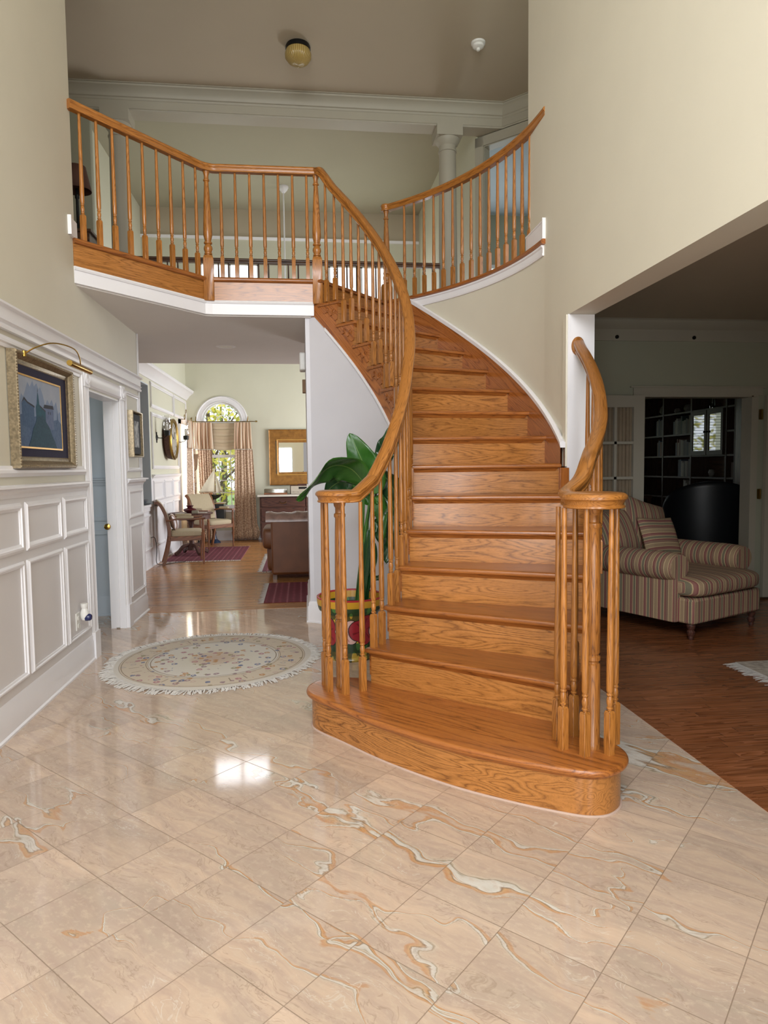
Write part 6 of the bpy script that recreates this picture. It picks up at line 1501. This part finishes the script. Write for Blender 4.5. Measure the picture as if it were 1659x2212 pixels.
# big black leather chair with a rounded back
bc = thing('leather_chair', 'big black leather chair with a rounded back in the dark library', 'chair', (4.72, 7.45, 0), R(-20))
b = MB()
def shell(u, v):
    a = pi * (1.15 * u - .075); z = .40 + .78 * (v ** .9) * (sin(pi * min(1, max(0, u * 1.0))) ** .35); rr_ = .40 + .05 * v
    return (rr_ * cos(a), .05 - rr_ * .75 * sin(a) * (1 if True else 1), z)
b.grid(shell, 28, 12); kid(b, 'backrest', M['blackleather'], bc, smooth=60, solid=.09)
kid(rbox(-.34, -.22, .32, .34, .36, .50), 'seat', M['blackleather'], bc, smooth=60)
b = MB(); b.lathe([(.30, 0), (.30, .02), (.05, .06), (.04, .33)], 20, y=.05); kid(b, 'base', M['black'], bc)
# blinds in the library window (seen reflected in the cabinet glass)
b = MB()
for i in range(26): z = 1.13 + i * .049; b.box(3.22, 11.43, z, 4.88, 11.47, z + .006, M=None)
tag(b.build('window_blind', M['shelfwood']), 'slatted blind on the library window reflected in the cabinet doors', 'blind')
# ------------------------------------------------------------------ daylight and added fill lamp settings
WS = 2.2; EXPO = 0.0
DAY = (0.92, 0.95, 1.0)
LIGHTS = [
    ('daylight_front_upper', (-.25, -1.14, 4.1), (R(90), 0, 0), 2.3, 2.3, 230, DAY),
    ('daylight_front_left', (-.76, -1.14, 1.2), (R(90), 0, 0), .7, 1.9, 40, DAY),
    ('daylight_front_right', (.96, -1.14, 1.2), (R(90), 0, 0), .7, 1.9, 40, DAY),
    ('fill_living_right', (2.33, 11.45, 1.6), (0, R(90), 0), 1.6, 2.1, 165, DAY),  # added fill that brightens the far and panelled walls; solid wall behind it
    ('daylight_living_left', (-2.5, 12.92, 1.4), (0, R(-90), 0), 1.6, .6, 60, DAY),
    ('daylight_living_upper_left', (-1.3, 13.62, 4.82), (R(-90), 0, 0), 1.1, .9, 14, DAY),
    ('daylight_living_upper_right', (1.2, 13.62, 4.82), (R(-90), 0, 0), 1.25, .9, 14, DAY),
    ('daylight_bedroom', (3.46, 11.9, 4.3), (R(-90), 0, 0), .8, 1.1, 18, DAY),
    ('fill_side_room', (-3.3, 5.6, 1.6), (0, R(-90), 0), 1.4, 1.0, 6, DAY),  # added fill to lift the room behind the doorway; no window there
]
# ------------------------------------------------------------------ outside: lawn and autumn trees
b = MB(); b.box(-30, 13.6, -.6, 30, 60, -.5); struct(b.build('ground_outside', M['lawn'], smooth=0))
b = MB(); b.box(-20, -40, -.2, 20, -1.4, -.12); struct(b.build('ground_front', M['lawn'], smooth=0))
def tree(x, y, h, rr_, mat, label, seed, nl=1500):
    t = thing('tree', label, 'tree', (x, y, -.5)); r = random.Random(seed)
    b = MB(); b.tube([(0, 0, 0), (.1, 0, h * .4), (0, .1, h * .8)], .14, 8, scale=[1.2, .8, .3])
    for i in range(7):
        a = r.uniform(0, 6.28); z0 = h * r.uniform(.25, .6); b.tube([(0, 0, z0), (rr_ * .4 * cos(a), rr_ * .4 * sin(a), z0 + .6), (rr_ * .8 * cos(a), rr_ * .8 * sin(a), z0 + 1.4)], .05, 6, scale=[1, .6, .2])
    kid(b, 'trunk', M['barkk'], t)
    b = MB()
    for i in range(nl):
        while True:
            q = Vector((r.uniform(-1, 1), r.uniform(-1, 1), r.uniform(-1, 1)))
            if q.length < 1: break
        n = math.sin(q.x * 5 + seed) * math.sin(q.y * 4.2) * math.sin(q.z * 5.1 + 1)
        if n > .35: continue
        c = Vector((q.x * rr_, q.y * rr_, h * .55 + q.z * h * .5)); s = r.uniform(.06, .13)
        u = Vector((r.uniform(-1, 1), r.uniform(-1, 1), r.uniform(-1, 1))).normalized(); w = u.orthogonal().normalized()
        b.add([tuple(c - u * s), tuple(c + w * s * .5), tuple(c + u * s), tuple(c - w * s * .5)], [(0, 1, 2, 3)])
    f = kid(b, 'foliage', mat, t, smooth=0); f['kind'] = 'stuff'
tree(-2.6, 19.5, 4.6, 1.9, M['fol1'], 'yellow autumn tree outside the arched window, left one', 1)
tree(1.6, 21.5, 4.2, 1.8, M['fol2'], 'green and yellow tree right of the arched window outside', 2)
tree(-3.2, 28.0, 5.6, 2.6, M['fol2'], 'distant green tree outside the arched window', 3)
tree(-.5, -9.0, 6.0, 2.4, M['fol1'], 'yellow tree outside the front door, seen only in the mirror', 4, 900)

# ------------------------------------------------------------------ light
w = bpy.data.worlds.new('sky'); S.world = w; w.use_nodes = True
bg = w.node_tree.nodes['Background']; bg.inputs[0].default_value = (0.86, 0.93, 1.0, 1); bg.inputs[1].default_value = WS
def area(name, loc, rot, sx, sy, power, col=(1, 1, 1), spread=180):
    l = bpy.data.lights.new(name, 'AREA'); l.shape = 'RECTANGLE'; l.size = sx; l.size_y = sy; l.energy = power; l.color = col; l.spread = R(spread)
    o = bpy.data.objects.new(name, l); COL.objects.link(o); o.location = loc; o.rotation_euler = rot; return o
for a in LIGHTS: area(*a)
# ------------------------------------------------------------------ camera
cam = bpy.data.cameras.new('camera'); co = bpy.data.objects.new('camera', cam); COL.objects.link(co)
r_, u_, f_ = Vector((0.99273858, -0.11970107, -0.01190632)), Vector((0.01981113, 0.06506645, 0.99768426)), Vector((0.11864918, 0.99067553, -0.06696539))
co.matrix_world = Matrix(((r_.x, u_.x, -f_.x, 0), (r_.y, u_.y, -f_.y, 0), (r_.z, u_.z, -f_.z, 1.393), (0, 0, 0, 1)))
cam.sensor_fit = 'HORIZONTAL'; cam.sensor_width = 36; cam.lens = 1466.2116 / 1659 * 36; cam.clip_end = 200; cam.clip_start = .05
S.camera = co
S.view_settings.view_transform = 'Standard'; S.view_settings.look = 'None'; S.view_settings.exposure = EXPO; S.view_settings.gamma = 1; S.view_settings.use_curve_mapping = False
